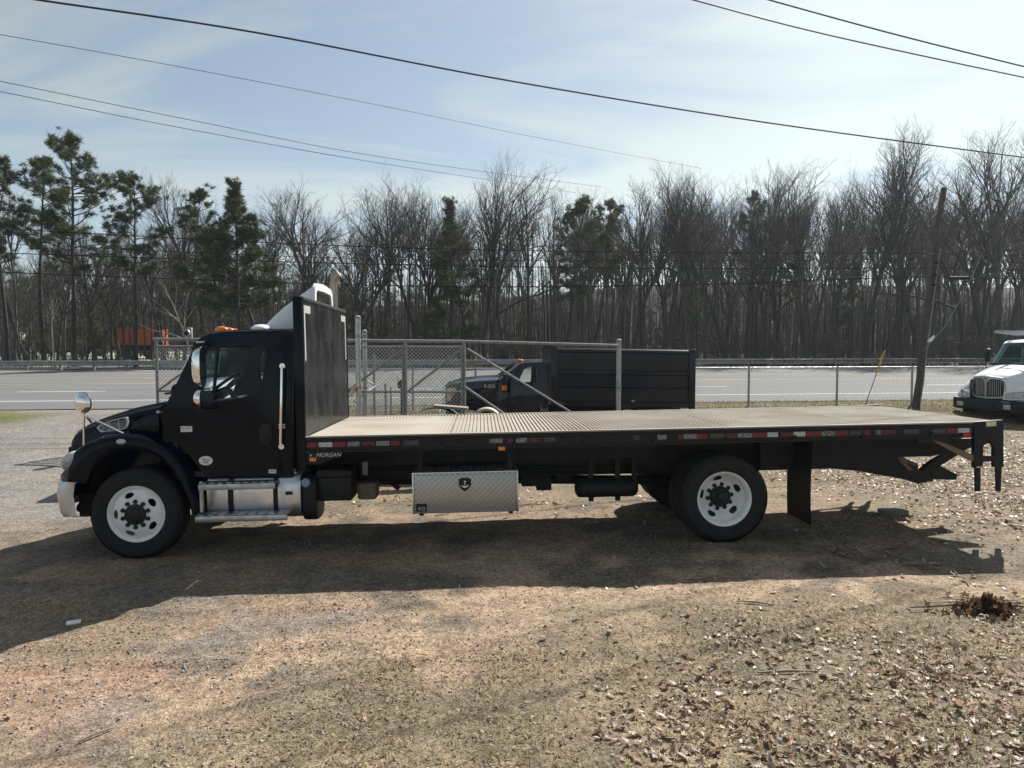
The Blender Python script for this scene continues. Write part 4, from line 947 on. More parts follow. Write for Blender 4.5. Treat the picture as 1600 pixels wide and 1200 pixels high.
def white_truck(M, label, sc=1., rack=True, word=True):
    """white conventional truck: x to the rear from the bumper, y=0 centre (near side negative), z up"""
    root = empty('conventional_truck', label, 'truck', M @ Matrix.Scale(sc, 4))
    # hood loft
    secs = [(.16, .50, .60, 1.26, 1.30), (.22, .53, .66, 1.33, 1.37), (.45, .58, .78, 1.43, 1.475), (.8, .66, .90, 1.53, 1.58), (1.2, .76, .97, 1.61, 1.66), (1.55, .86, 1.0, 1.66, 1.72)]
    rows = []
    for x, wt, wl, zs, zt_ in secs:
        h = [(-wl, .86), (-wl+.01, 1.02), (-(wt+wl)/2-.02, zs-.16), (-wt-.03, zs-.04), (-wt+.05, zs), (-wt*.45, zs+(zt_-zs)*.8), (0, zt_)]
        rows.append([(x, y, z) for y, z in h]+[(x, -y, z) for y, z in reversed(h[:-1])])
    mb = MB(); mb.grid(rows); hd = mb.build('hood', WHITE, root, 50)
    # grille: chrome surround in two panes with upright bars and a small diamond emblem
    gz0, gz1 = .80, 1.28; gx_ = .10
    tmp = MB(); L_ = [(-.47, gz0+.04), (-.43, gz0), (-.02, gz0-.03), (-.02, gz1-.10), (-.12, gz1), (-.42, gz1-.015), (-.48, gz1-.08)]; R_ = [(-a, b) for a, b in reversed(L_)]
    tmp.holed([(-.53, gz0), (-.44, gz0-.05), (0, gz0-.08), (.44, gz0-.05), (.53, gz0), (.55, gz1-.05), (.45, gz1+.045), (0, gz1+.09), (-.45, gz1+.045), (-.55, gz1-.05)], [L_, R_], 0, .06)
    mb = MB(); mb.v = [(gx_+y+.10*(x/.5)**2, x, z) for x, y, z in tmp.v]; mb.f = tmp.f; gr = mb.build('grille', SILVER, hd)
    mb = MB(); mb.prism([(-.5, gz0-.03), (.5, gz0-.03), (.5, gz1+.03), (-.5, gz1+.03)], gx_+.10, gx_+.11, 'x'); mb.build('grille_back', DARKPL, hd)
    for k in range(18):
        y = -.45+.9*(k+.5)/18
        if abs(y) < .03: continue
        mb = MB(); mb.tube([(gx_+.045+.10*(y/.5)**2, y, gz0+.01), (gx_+.03+.10*(y/.5)**2, y*.98, gz1-.03)], .009, 5); mb.build('grille_bar', SILVER, gr)
    mb = MB(); mb.prism([(0, gz1-.06), (.065, gz1+.02), (0, gz1+.10), (-.065, gz1+.02)], gx_-.03, gx_-.002, 'x'); em = mb.build('emblem', CHROME, gr, bev=.006)
    mb = MB(); mb.prism([(0, gz1-.02), (.035, gz1+.02), (0, gz1+.06), (-.035, gz1+.02)], gx_-.034, gx_-.03, 'x'); mb.build('emblem_mark', DARKPL, gr)
    # fenders and headlights
    for s_ in (-1, 1):
        rows = []
        for k in range(15):
            t = math.pi*(1.02-1.04*k/14); ca, sa = math.cos(t), math.sin(t); R0, R1 = .60, .70
            rows.append([(1.02+R0*ca, s_*1.02, .5+R0*sa), (1.02+R0*ca, s_*1.13, .5+R0*sa), (1.02+(R0+.04)*ca, s_*1.16, .5+(R0+.04)*sa), (1.02+R1*ca, s_*1.13, .5+R1*sa), (1.02+(R1+.04)*ca, s_*.98, .5+(R1+.05)*sa), (1.02+(R1+.02)*ca, s_*.75, .56+(R1+.04)*sa)])
        mb = MB(); mb.grid(rows); fd = mb.build('fender', WHITE, root, 60)
        rows = [[(.12+.02*i, s_*(.50+.0*i), .72+.0*i), (.16+.03*i, s_*.72, .72), (.30, s_*.95, .74), (.45, s_*1.10, .78)] if i == 0 else [(.14, s_*.53, .90), (.20, s_*.74, .96), (.36, s_*.96, 1.0), (.52, s_*1.08, 1.02)] if i == 1 else [(.26, s_*.60, 1.16), (.36, s_*.76, 1.14), (.52, s_*.92, 1.12), (.66, s_*1.0, 1.1)] for i in range(3)]
        mb = MB(); mb.grid(rows); mb.build('nose_corner', WHITE, fd, 60)
        rows = [[(.115, s_*.56, .785), (.175, s_*.74, .79), (.30, s_*.95, .81), (.40, s_*1.06, .84)], [(.12, s_*.58, .89), (.185, s_*.75, .93), (.33, s_*.955, .965), (.46, s_*1.06, .98)]]
        mb = MB(); mb.grid([[(x-.012, y+s_*.006, z) for x, y, z in r] for r in rows]); hl = mb.build('headlight', LENS, fd, 60)
        mb = MB(); mb.grid([[(x-.018, y+s_*.012, z) for x, y, z in (r[2:3]+[tuple((a+b)/2 for a, b in zip(r[2], r[3]))])] for r in rows]); mb.build('turn_lamp', REDL, hl)
        for i in (0, 1): mb = MB(); mb.tube([(x-.02, y+s_*.01, z) for x, y, z in rows[i]], .008, 5); mb.build('lamp_trim', CHROME, hl)
        wheel_simple(root, 1.02, s_*1.1, .5, .5, .27, -s_)
        wheel_simple(root, 5.4 if rack else 3.0, s_*1.15 if rack else s_*.8, .5, .5, .27, -s_)
        mb = MB(); mb.lathe([(.62, 0), (.66, .3)], (1.02, s_*1.0, .5), 'y', 24, -s_); mb.build('wheel_house', BLACK, root)
    # bumper with tow openings and fog lamps
    pl = [(-1.17, .34), (-1.12, .2), (-.9, .08), (-.5, .0), (0, -.03), (.5, .0), (.9, .08), (1.12, .2), (1.17, .34)]
    mb = MB(); mb.grid([[(x+dx, y, z) for y, x in pl] for dx, z in ((.12, .705), (.02, .71), (0, .68), (-.005, .42), (.03, .38), (.12, .38))]); bp_ = mb.build('bumper', DARKPL, root, 40)
    for s_ in (-1, 1):
        mb = MB(); mb.box((.0, s_*.72-.1, .47), (.035, s_*.72+.1, .6)); mb.build('fog_lamp', LENS, bp_, bev=.01)
    mb = MB(); mb.box((-.032, -.4, .46), (-.01, .4, .56)); mb.build('bumper_opening', BLACK, bp_)
    if word: text('bumper_lettering', 'TRAVEL', .075, PRINTG, root, Matrix.Translation((.025, -.66, .66)) @ Matrix.Rotation(rad(-80), 4, 'Z') @ Matrix.Rotation(rad(90), 4, 'X'))
    # cab
    def slant(q): x, y, z = q; d = max(0, z-1.6)*.11; return (x, y+d if y < 0 else y-d, z)
    cs = [(1.40, .62), (3.1, .62), (3.1, 2.28), (3.02, 2.34), (2.0, 2.35), (1.86, 2.30), (1.5, 1.68), (1.40, 1.6)]
    wn = [(1.75, 1.66), (2.55, 1.60), (2.62, 1.72), (2.60, 2.12), (2.52, 2.2), (2.05, 2.22), (1.95, 2.15), (1.70, 1.74)]
    for s_ in (-1, 1):
        mb = MB(); mb.holed(cs, [wn], -1.02, -.97, slant)
        if s_ > 0: mb.v = [(x, -y, z) for x, y, z in mb.v]
        sd = mb.build('cab_side', WHITE, root, 30)
        mb = MB(); mb.prism(wn, -1.0, -.995, fn=slant)
        if s_ > 0: mb.v = [(x, -y, z) for x, y, z in mb.v]
        mb.build('window_pane', GLASSD, sd)
        mb = MB(); mb.box((2.45, s_*1.03-.015, 1.35), (2.6, s_*1.03+.015, 1.41)); mb.build('door_handle', DARKPL, sd)
        if not rack: continue
        mb = MB(); mb.tube([(1.72, s_*.98, 2.2), (1.6, s_*1.28, 2.2), (1.6, s_*1.28, 1.55), (1.62, s_*1.02, 1.55)], .016, 6); ma = mb.build('mirror_frame', DARKPL, root)
        mb = MB(); mb.box((1.57, s_*1.24-.09, 1.72), (1.64, s_*1.24+.09, 2.12)); mb.build('mirror_head', DARKPL, ma, bev=.02)
    rows = []
    for x, z in ((1.83, 2.28), (1.93, 2.34), (2.1, 2.375), (2.7, 2.385), (3.02, 2.36), (3.1, 2.29)):
        rows.append([(x-(.10*(1-(y/.95)**2) if x < 2.0 else 0), y, z-.0+(.03*(1-(y/.95)**2))) for y in (-.945, -.9, -.6, -.2, .2, .6, .9, .945)])
    mb = MB(); mb.grid(rows); mb.build('roof', WHITE, root, 50)
    rows = [[(1.43+(1.84-1.43)*t-.13*(1-(q)**2), q*(1.0-.07*t), 1.65+(2.29-1.65)*t) for q in [k/7-1 for k in range(15)]] for t in [i/6 for i in range(7)]]
    mb = MB(); mb.grid(rows); mb.build('windshield', GLASSD, root, 60)
    mb = MB(); mb.grid([[(x-.02, y, z-.01) for x, y, z in rows[0]], [(x, y, z+.05) for x, y, z in rows[0]]]); mb.build('windshield_seal', DARKPL, root)
    mb = MB(); mb.box((3.05, -.95, .62), (3.09, .95, 2.3)); mb.box((1.5, -.96, .62), (3.05, .96, .7)); mb.box((1.5, -.95, .7), (1.62, .95, 1.55)); mb.build('cab_inner', DASH, root)
    for y in (-.5, .5): mb = MB(); mb.box((2.5, y-.24, .9), (2.75, y+.24, 1.85)); mb.build('seat', SEAT, root, bev=.05)
    for y in (-.43, .35): mb = MB(); mb.box((.3, y, .5), (6.3 if rack else 3.3, y+.08, .72)); mb.build('frame_rail', BLACK, root)
    mb = MB(); mb.box((.4, -.5, .6), (1.45, .5, 1.2)); mb.build('engine', BLACK, root)
    mb = MB(); mb.box((1.6, -1.12, .3), (2.5, -.85, .42)); mb.box((1.6, .85, .3), (2.5, 1.12, .42)); mb.build('cab_step', DARKPL, root)
    if rack:
        mb = MB(); mb.box((3.35, -1.2, .9), (6.6, 1.2, 1.0)); mb.build('bed_floor', BLACK, root)
        mb = MB(); mb.box((3.35, -1.2, 1.0), (6.6, -1.15, 1.75)); mb.box((3.35, 1.15, 1.0), (6.6, 1.2, 1.75)); mb.box((3.35, -1.15, 1.0), (3.4, 1.15, 2.2)); mb.build('utility_body', WHITE, root)
        for y in (-1.0, 1.0):
            mb = MB(); mb.prism([(1.55, 2.60), (1.60, 2.68), (6.5, 2.70), (6.5, 2.62), (2.4, 2.52)], y-.03, y+.03); mb.build('rack_rail', GALV, root)
            for x in (3.5, 6.2): mb = MB(); mb.box((x, y-.03, 1.75), (x+.06, y+.03, 2.63)); mb.build('rack_post', GALV, root)
        for x in (1.7, 3.4, 5.0, 6.3): mb = MB(); mb.box((x, -1., 2.63), (x+.06, 1., 2.67)); mb.build('rack_crossbar', GALV, root)
    return root
wt = Vector((13.28, 20.0, 0)); 
white_truck(Matrix.Translation((wt.x, wt.y, .13)) @ Matrix.Rotation(rad(16), 4, 'Z'), 'white truck with chrome upright-bar grille and black bumper, overhead rack, at right edge')
white_truck(Matrix.Translation((-4.55, 11.8, -.02)) @ Matrix.Rotation(rad(98), 4, 'Z'), 'white truck behind the black cab, its hood showing past and through the windows', 1.08, False, False)

# ---- dark dump pickup behind the gate (local: x rear from the bumper, y=0 near flank, z up)
def pickup():
    d = 17.6; px = FPX/d; base = .10
    root = empty('dump_pickup', 'dark navy pickup with high-sided dump body parked behind the gate', 'pickup truck',
                 Matrix.Translation((P(694, 600, d).x, d, base)) @ Matrix.Rotation(rad(3.0), 4, 'Z'))
    u0 = 694.
    def Q(u, v): return ((u-u0)/px, CAMZ-base-(v-540)/px)          # flank coordinates in metres
    def QQ(p): return [Q(*a) for a in p]
    W2 = 1.95
    # front clip: side outline lofted across
    def sidepanel(name, px_, holes, y0, y1, m, fn=None, mir=True):
        for s_ in (0, 1):
            mb = MB(); mb.holed(QQ(px_), [QQ(h) for h in holes], y0, y1, fn)
            if s_: mb.v = [(x, W2-y, z) for x, y, z in mb.v]
            o = mb.build(name, m, root, 30)
            if not s_: near = o
            else: far_ = o
        return near, far_
    zbelt = Q(0, 604)[1]
    def tmb(q): x, y, z = q; dd = max(0, z-zbelt)*.22; return (x, y+dd, z)
    win = [(813, 603), (813, 592), (820, 577), (828, 573.5), (839, 573.5), (840, 576), (839.5, 601), (838, 603.5)]
    cab = [(779, 598), (786, 590), (800, 576), (812, 569), (826, 566.5), (852, 566), (857, 570), (858, 640), (858, 664), (778, 664), (778, 600)]
    a, b = sidepanel('cab_side', cab, [win], .02, .07, NAVY, tmb)
    for s_ in (0, 1):
        mb = MB(); mb.prism(QQ(win), .045, .049, fn=tmb)
        if s_: mb.v = [(x, W2-y, z) for x, y, z in mb.v]
        mb.build('window_pane', GLASS, (a, b)[s_])
        mb = MB(); mb.holed(QQ([(792, 596), (815, 571), (843, 570), (845, 600), (845, 658), (792, 658)]), [QQ(win)], .006, .02, tmb)
        if s_: mb.v = [(x, W2-y, z) for x, y, z in mb.v]
        mb.build('door', NAVY, (a, b)[s_], bev=.004)
        mb = MB(); q = Q(838, 612); mb.box((q[0]-.07, -.012, q[1]-.02), (q[0]+.05, .006, q[1]+.02))
        if s_: mb.v = [(x, W2-y, z) for x, y, z in mb.v]
        mb.build('door_handle', DARKPL, (a, b)[s_], bev=.005)
    # fender with wheel arch
    wc = Q(735, 660); R = .50
    arch = [(wc[0]+R*math.cos(t), wc[1]+R*math.sin(t)) for t in [math.pi*(1-k/12) for k in range(13)]]
    fen = QQ([(698, 640), (697, 606), (702, 601), (720, 597.5), (750, 595), (776, 594), (778, 600), (778, 664)])+[(wc[0]+R, wc[1])]
    fen = QQ([(697, 640), (696, 606), (702, 601), (720, 598), (750, 595.5), (776, 594.5), (778, 600)])+[Q(778, 664), (wc[0]+R, wc[1]-.03)]+list(reversed(arch))+[(wc[0]-R-.02, wc[1]-.03), Q(697, 655)]
    for s_ in (0, 1):
        mb = MB(); mb.prism(fen, .02, .10)
        if s_: mb.v = [(x, W2-y, z) for x, y, z in mb.v]
        fd = mb.build('fender', NAVY, root, bev=.015)
        rows = [[(wc[0]+(R-.02+dr)*math.cos(t), yy, wc[1]+(R-.02+dr)*math.sin(t)) for dr, yy in ((0, .06), (0, -.035), (.05, -.045), (.09, .02))] for t in [math.pi*(1-k/16) for k in range(17)]]
        if s_: rows = [[(x, W2-y, z) for x, y, z in r] for r in rows]
        mb = MB(); mb.grid(rows); mb.build('wheel_arch_flare', NAVY, fd, 50)
        mb = MB(); mb.prism(QQ([(697.5, 606), (713, 606), (711, 614), (704, 626), (697.5, 628)]), .012, .10)
        if s_: mb.v = [(x, W2-y, z) for x, y, z in mb.v]
        hl = mb.build('headlight', LENS, fd, bev=.01)
        mb = MB(); mb.prism(QQ([(703, 613), (712, 612), (709, 618), (704, 620)]), .006, .012)
        if s_: mb.v = [(x, W2-y, z) for x, y, z in mb.v]
        mb.build('turn_lamp', AMBER, hl)
    # hood top
    rows = []
    for (u, v, dz) in ((696, 605, .0), (699, 602.5, .03), (720, 597.5, .06), (750, 595, .07), (779, 593.5, .07)):
        x, z = Q(u, v); rows.append([(x, yy, z+dz*e) for yy, e in ((.03, -.2), (.08, 0), (.25, .6), (.5, .9), (W2/2, 1), (W2-.5, .9), (W2-.25, .6), (W2-.08, 0), (W2-.03, -.2))])
    mb = MB(); mb.grid(rows); mb.build('hood', NAVY, root, 50)
    mb = MB(); a_ = Q(694, 604); b_ = Q(694, 634); mb.box((-.03, .12, b_[1]), (.06, W2-.12, a_[1]-.02)); gr = mb.build('grille', CHROME, root, bev=.03)
    for k in range(3): mb = MB(); z = b_[1]+.1+k*.13; mb.box((-.04, .16, z), (-.028, W2-.16, z+.08)); mb.build('grille_opening', DARKPL, gr)
    mb = MB(); mb.box((-.14, .0, Q(0, 652)[1]), (.05, W2, Q(0, 637)[1])); mb.build('bumper', CHROME, root, bev=.04)
    # windshield, roof
    a_ = Q(779, 594); b_ = Q(812, 569); rows = []
    for i in range(6):
        t = i/5; rows.append([(a_[0]+(b_[0]-a_[0])*t-.12*(1-q*q), W2/2+q*(W2/2-.05-.11*t), a_[1]+(b_[1]-a_[1])*t) for q in [k/6-1 for k in range(13)]])
    mb = MB(); mb.grid(rows); mb.build('windshield', GLASS, root, 60)
    for s_ in (0, 1):
        mb = MB(); mb.tube([(r[0 if not s_ else 12][0]-.005, r[0 if not s_ else 12][1], r[0][2]) for r in rows], .022, 6); mb.build('windshield_pillar', GALV if not s_ else NAVY, root)
    rows = []
    for u, v in ((809, 570.5), (818, 567), (832, 565.5), (850, 565.5), (857, 569)):
        x, z = Q(u, v); rows.append([(x-(.08*(1-((yy-W2/2)/.85)**2) if u < 815 else 0), yy, z+(0 if 0 < i < 6 else -.03)) for i, yy in enumerate((.14, .19, .5, W2/2, W2-.5, W2-.19, W2-.14))])
    mb = MB(); mb.grid(rows); mb.build('roof', NAVY, root, 50)
    x, z = Q(815, 566); 
    for k in range(3): mb = MB(); mb.ball((x+.03, .6+k*.37, z+.03), (.06, .05, .03), 10, 6); mb.build('roof_marker_lamp', AMBER, root)
    x, z = Q(857, 620); mb = MB(); mb.holed([(0, 0)]*0 or [(.1, zbelt-.9), (W2-.1, zbelt-.9), (W2-.16, Q(0, 569)[1]), (.16, Q(0, 569)[1])], [[(.35, zbelt), (W2-.35, zbelt), (W2-.38, zbelt+.40), (.38, zbelt+.40)]], x-.05, x-.02); mb.v = [(y, x_, z_) for x_, y, z_ in mb.v]; mb.build('cab_back', NAVY, root, 0)
    x, z = Q(858, 664); mb = MB(); mb.box((Q(780, 0)[0], .1, z), (x, W2-.1, z+.06)); mb.box((Q(780, 0)[0], .1, z), (Q(780, 0)[0]+.05, W2-.1, zbelt-.12)); mb.box((Q(790, 0)[0], .1, zbelt-.3), (Q(800, 0)[0], W2-.1, zbelt-.02)); mb.build('cab_inner', DASH, root)
    for yy in (.5, 1.45): x = Q(842, 0)[0]; mb = MB(); mb.box((x, yy-.22, zbelt-.7), (x+.16, yy+.22, zbelt+.0)); mb.build('seat', SEAT, root, bev=.04)
    # mirrors
    x, z = Q(789, 598)
    mb = MB(); mb.box((x-.06, -.26, z-.22), (x+.06, -.06, z+.22)); mr_ = mb.build('side_mirror', DARKPL, root, bev=.03)
    mb = MB(); mb.tube([(x, -.08, z-.05), (x+.1, .03, z-.08)], .02, 6); mb.build('mirror_arm', DARKPL, mr_)
    mb = MB(); q = Q(787.5, 603); mb.box((q[0]-.062, -.2645, q[1]-.10), (q[0]-.015, -.2605, q[1]+.03)); mb.box((q[0]+.008, -.2645, q[1]-.10), (q[0]+.05, -.2605, q[1]+.03)); mb.box((q[0]-.015, -.2645, q[1]-.05), (q[0]+.008, -.2605, q[1]-.02)); mb.build('mirror_orange_mark', AMBER, mr_)
    q = Q(765, 604); text('fender_badge', 'F-350', .12, LOGO, root, face_near(q[0], .012, q[1]), .004)
    # chassis and wheels
    for yy in (.5, 1.37): mb = MB(); mb.box((.2, yy, .45), (6.1, yy+.08, .65)); mb.build('frame_rail', BLACK, root)
    for xx in (wc[0], Q(985, 0)[0]):
        for s_ in (0, 1): wheel_simple(root, xx, .04 if not s_ else W2-.04, .40, .40, .24, 1 if not s_ else -1)
    mb = MB(); mb.box((.3, .4, .5), (1.3, W2-.4, 1.1)); mb.build('engine', BLACK, root)
    # dump body: floor, sides with ribs, top rail, head board, tail gate
    x0, zt_ = Q(862, 543); x1 = Q(1089, 546)[0]; zb_ = Q(0, 634)[1]; yo = -.16; y1 = W2+.16
    tilt = lambda q: (q[0], q[1], q[2]-.018*(q[0]-x0))
    for ya_ in (yo, y1-.05):
        body = MB(); body.box((x0, ya_, zb_), (x1-.02, ya_+.05, zt_-.12)); body.v = [tilt(q) for q in body.v]; bo = body.build('dump_side', NAVYB, root)
    mb = MB(); mb.box((x0, yo+.05, zb_), (x1-.02, y1-.05, zb_+.06)); mb.v = [tilt(q) for q in mb.v]; mb.build('dump_floor', NAVYB, root)
    mb = MB(); mb.box((x0, yo+.05, zb_+.06), (x0+.05, y1-.05, zt_+.05)); mb.v = [tilt(q) for q in mb.v]; mb.build('dump_headboard', NAVYB, root)
    mb = MB(); mb.box((x1-.07, yo+.05, zb_+.06), (x1-.02, y1-.05, zt_-.1)); mb.v = [tilt(q) for q in mb.v]; mb.build('tail_gate', NAVYB, root)
    for yy, sg in ((yo, -1), (y1, 1)):
        for z0_, z1_, ex in ((zt_-.12, zt_, .05), (zt_-.66, zt_-.53, .035), (zt_-.98, zt_-.90, .03), (zb_-.02, zb_+.14, .05)):
            a__, b__ = sorted((yy+sg*.001, yy+sg*ex)); mb = MB(); mb.prism([(a__, z0_), (b__, z0_+.03), (b__, z1_-.03), (a__, z1_)] if sg > 0 else [(b__, z0_), (a__, z0_+.03), (a__, z1_-.03), (b__, z1_)], x0+.16, x1-.05, 'x'); mb.v = [tilt(q) for q in mb.v]; mb.build('side_rib', NAVYB, root)
        for xx0, xx1 in ((x0-.02, x0+.16), (x1-.16, x1)):
            a__, b__ = sorted((yy-sg*.01, yy+sg*.06)); mb = MB(); mb.box((xx0, a__, zb_-.05), (xx1, b__, zt_+.02)); mb.v = [tilt(q) for q in mb.v]; mb.build('corner_post', NAVYB, root, bev=.01)
    mb = MB()
    mb.box((x0-.02, yo, zt_-.02), (x0+.14, y1, zt_+.04)); mb.v = [tilt(q) for q in mb.v]; mb.build('head_cap', NAVYB, root)
    q = Q(990, 627); mb = MB(); mb.ball((q[0], yo-.05, q[1]), (.05, .015, .02), 10, 6); mb.build('side_marker', LENS, root)
    return root
pickup()

# ---- low trailer with spare tyres behind the flatbed (only their tops show above the deck)
d = 12.6
tr = empty('low_trailer', 'low trailer behind the flatbed, black fender and board just above the deck', 'trailer', Matrix.Translation((P(685, 650, d).x, d, g1(-1.3, d))))
mb = MB(); mb.box((-1.0, 0, .62), (1.6, 1.6, .70)); mb.build('trailer_deck', BOARD, tr)
zt_ = CAMZ-(636.5-540)*d/FPX-g1(-1.3, d)
R = .62
rows = [[(-.05+R*math.cos(t), yy, zt_-R+R*math.sin(t)) for yy in (-.05, .25)] for t in [rad(20+140*k/14) for k in range(15)]]
mb = MB(); mb.grid(rows); k_ = len(mb.v); mb.v += [(x, y, z-.02) for x, y, z in mb.v]; mb.f += [tuple(i+k_ for i in f) for f in mb.f]; fd = mb.build('trailer_fender', BLACK, tr)
mb = MB(); mb.box((-.18, -.06, zt_-.015), (.42, .22, zt_+.03), Matrix.Rotation(rad(4.5), 4, 'Y')); mb.v = [(x, y, z) for x, y, z in mb.v]; mb.build('loose_board', BOARD, tr)
wheel_simple(tr, -.05, 0, .40, .40, .22, 1, GALVD)
st = empty('spare_wheel', 'tan-rimmed spare wheel standing on the low trailer behind the deck', 'wheel', Matrix.Translation((P(760, 650, d).x, d+.1, g1(-.4, d)+.70)))
zt2 = CAMZ-(637.2-540)*(d+.1)/FPX-g1(-.4, d)-.70
mb = MB(); mb.lathe([(zt2/2*.78, .02), (zt2/2*.93, 0), (zt2/2, .03), (zt2/2, .15), (zt2/2*.93, .18), (zt2/2*.78, .16)], (0, 0, zt2/2), 'y', 36, 1, True); mb.build('wheel_ring', TANRIM, st)
mb = MB(); mb.lathe([(zt2/2*.79, .03), (zt2/2*.5, .08), (0, .08)], (0, 0, zt2/2), 'y', 30); mb.build('wheel_disc', BLACK, st)

# ================================================================== FENCES, GATE, GUARDRAIL, POLE
def chain(mb, A, B, z0a, z0b, h, pitch=.075, th=.0024):
    """woven diamonds on the upright plane from A to B (xy), bottom z0a->z0b"""
    A, B = Vector(A), Vector(B); Ln = (B-A).length; ux = (B-A)/Ln; nrm = Vector((-ux.y, ux.x))
    V = []; F = []
    def wire(s0, t0, s1, t1, off):
        p0 = A+ux*s0+nrm*off; p1 = A+ux*s1+nrm*off; za = z0a+(z0b-z0a)*s0/Ln+t0; zb_ = z0a+(z0b-z0a)*s1/Ln+t1
        a_, b_ = Vector((p0.x, p0.y, za)), Vector((p1.x, p1.y, zb_)); dr = (b_-a_).normalized(); n1 = Vector((nrm.x, nrm.y, 0)); n2 = dr.cross(n1).normalized()
        k = len(V)
        for q in (a_, b_):
            for t in (0, 2.094, 4.189): V.append(q+(n1*math.cos(t)+n2*math.sin(t))*th)
        for i in range(3): F.append((k+i, k+(i+1) % 3, k+3+(i+1) % 3, k+3+i))
    n = int((Ln+h)/pitch)
    for i in range(n+1):
        c = i*pitch
        s0, t0 = (c, 0) if c <= Ln else (Ln, c-Ln); s1, t1 = (c-h, h) if c-h >= 0 else (0, c)
        if t0 < h: wire(s0, t0, s1, t1, .003)
        s0, t0 = (Ln-c, 0) if c <= Ln else (0, c-Ln); s1, t1 = (Ln-c+h, h) if Ln-c+h <= Ln else (Ln, c)
        if t0 < h: wire(s0, t0, s1, t1, -.003)
    mb.add(V, F)
# --- cantilever gate
gd = 15.9
gate = empty('sliding_gate', 'long grey chain-link cantilever gate with diagonal braces behind the truck', 'gate')
def G(u, v): return P(u, v, gd)
gl, gr_ = G(244, 530), G(967, 540)
def gtube(name, pts, r, m=GALVD, n=8): mb = MB(); mb.tube(pts, r, n); return mb.build(name, m, gate)
gtube('top_rail', [G(240, 530), G(725, 533.5)], .036); gtube('top_rail', [G(725.5, 533.5), G(965, 540)], .034, GALVD)
gtube('mesh_rail', [G(244, 541), G(722, 542)], .022)
gtube('mid_rail', [G(244, 611), G(722, 612.5)], .024)
gb = g1(-1, gd)+.12
gtube('bottom_rail', [(gl.x, gd, gb), (gr_.x, gd, gb+.05)], .04)
for u in (244, 340, 437, 535, 633, 725): 
    p = G(u, 533); gtube('upright', [(p.x, gd, gb), p], .042 if u in (633, 725) else .034, GALVD)
for u in (629.5, 721.5): p = G(u, 543); gtube('mesh_post', [(p.x, gd-.06, gb), (p.x, gd-.06, p.z)], .02)
for a, b in (((630, 546), (545, 610)), ((722, 546), (638, 611)), ((534, 546), (440, 611)), ((436, 546), (343, 611)), ((338, 546), (248, 611))): gtube('diagonal_brace', [G(*a)-Vector((0, .07, 0)), G(*b)-Vector((0, .07, 0))], .026)
gtube('tail_brace', [G(730, 545), G(890, 643)], .024, GALVD); gtube('tail_brace', [G(727, 605), G(800, 655)], .026, GALVD)
mb = MB(); p0 = G(244, 541); p1 = G(722, 542)
chain(mb, (p0.x, gd+.03), (p1.x, gd+.03), gb+.04, gb+.04, p1.z-gb-.06, .085, .0056); o = mb.build('chain_link_mesh', WIRE, gate, 0, weld=False); o['kind'] = 'stuff'
# guide posts
for (u, vt, r, dd, lab) in ((559, 495, .058, -.25, 'tall galvanised gate post beside the bulkhead, nearer and taller one of two'), (569.5, 517, .05, .35, 'shorter grey gate post just right of the tall one'), (967, 531.5, .055, .2, 'galvanised post in front of the dump body at the gate rail end')):
    p = P(u, vt, gd+dd); zb_ = g1(p.x, p.y)
    o = empty('gate_post', lab, 'post', Matrix.Translation((p.x, p.y, zb_-.1)), 'gate posts')
    mb = MB(); mb.tube([(0, 0, 0), (0, 0, p.z-zb_+.1)], r, 14); mb.build('pipe', GALV, o); mb = MB(); mb.lathe([(r+.006, -.05), (r+.006, 0), (r*.5, .03), (0, .035)], (0, 0, p.z-zb_+.1), 'z', 14); mb.build('cap', GALVD, o)
    for v in (525, 606): 
        z = P(u, v, gd+dd).z-zb_+.1
        if z < p.z-zb_: mb = MB(); mb.lathe([(r+.003, -.03), (r+.009, -.03), (r+.009, .03), (r+.003, .03)], (0, 0, z), 'z', 14); mb.build('clamp_band', GALVD, o)
# narrow leaf of the neighbouring fence, seen edge on
p = P(585, 548, gd+.8); zb_ = g1(p.x, p.y)
o = empty('fence_return', 'narrow chain-link return panel seen edge-on between gate post and mailbox', 'fence', Matrix.Translation((p.x, p.y, zb_)))
for dx, dy, h, r in ((-.22, -.6, 2.0, .03), (0, 0, 2.06, .03), (.16, .6, 1.35, .028), (.24, .9, 1.25, .024)):
    mb = MB(); mb.tube([(dx, dy, -.05), (dx-.02, dy, h)], r, 8); mb.build('post', GALVD, o)
mb = MB(); mb.tube([(-.22, -.6, 1.55), (0, 0, 1.35), (.0, .05, 1.32)], .02, 6); mb.tube([(-.3, -.8, 1.02), (0, 0, 1.32)], .03, 8); mb.build('rail', GALV, o)
mb = MB(); chain(mb, (-.22, -.6), (.2, .75), 0, 0, 1.25, .06, .003); m_ = mb.build('chain_link_mesh', WIRE, o, 0, weld=False); m_['kind'] = 'stuff'
# rag tied on the tall post
p = P(557, 606, gd-.3); mb = MB(); mb.tube([(p.x-.12, p.y, p.z-.18), (p.x-.05, p.y-.05, p.z-.02), (p.x+.03, p.y-.06, p.z+.06), (p.x+.06, p.y, p.z-.1)], [.03, .06, .05, .02], 8); mb.tube([(p.x-.05, p.y-.02, p.z), (p.x-.22, p.y, p.z-.25)], [.035, .02], 6)
tag(mb.build('rope_knot', TANRIM, None), 'frayed tan rope knotted round the tall gate post', 'rope')
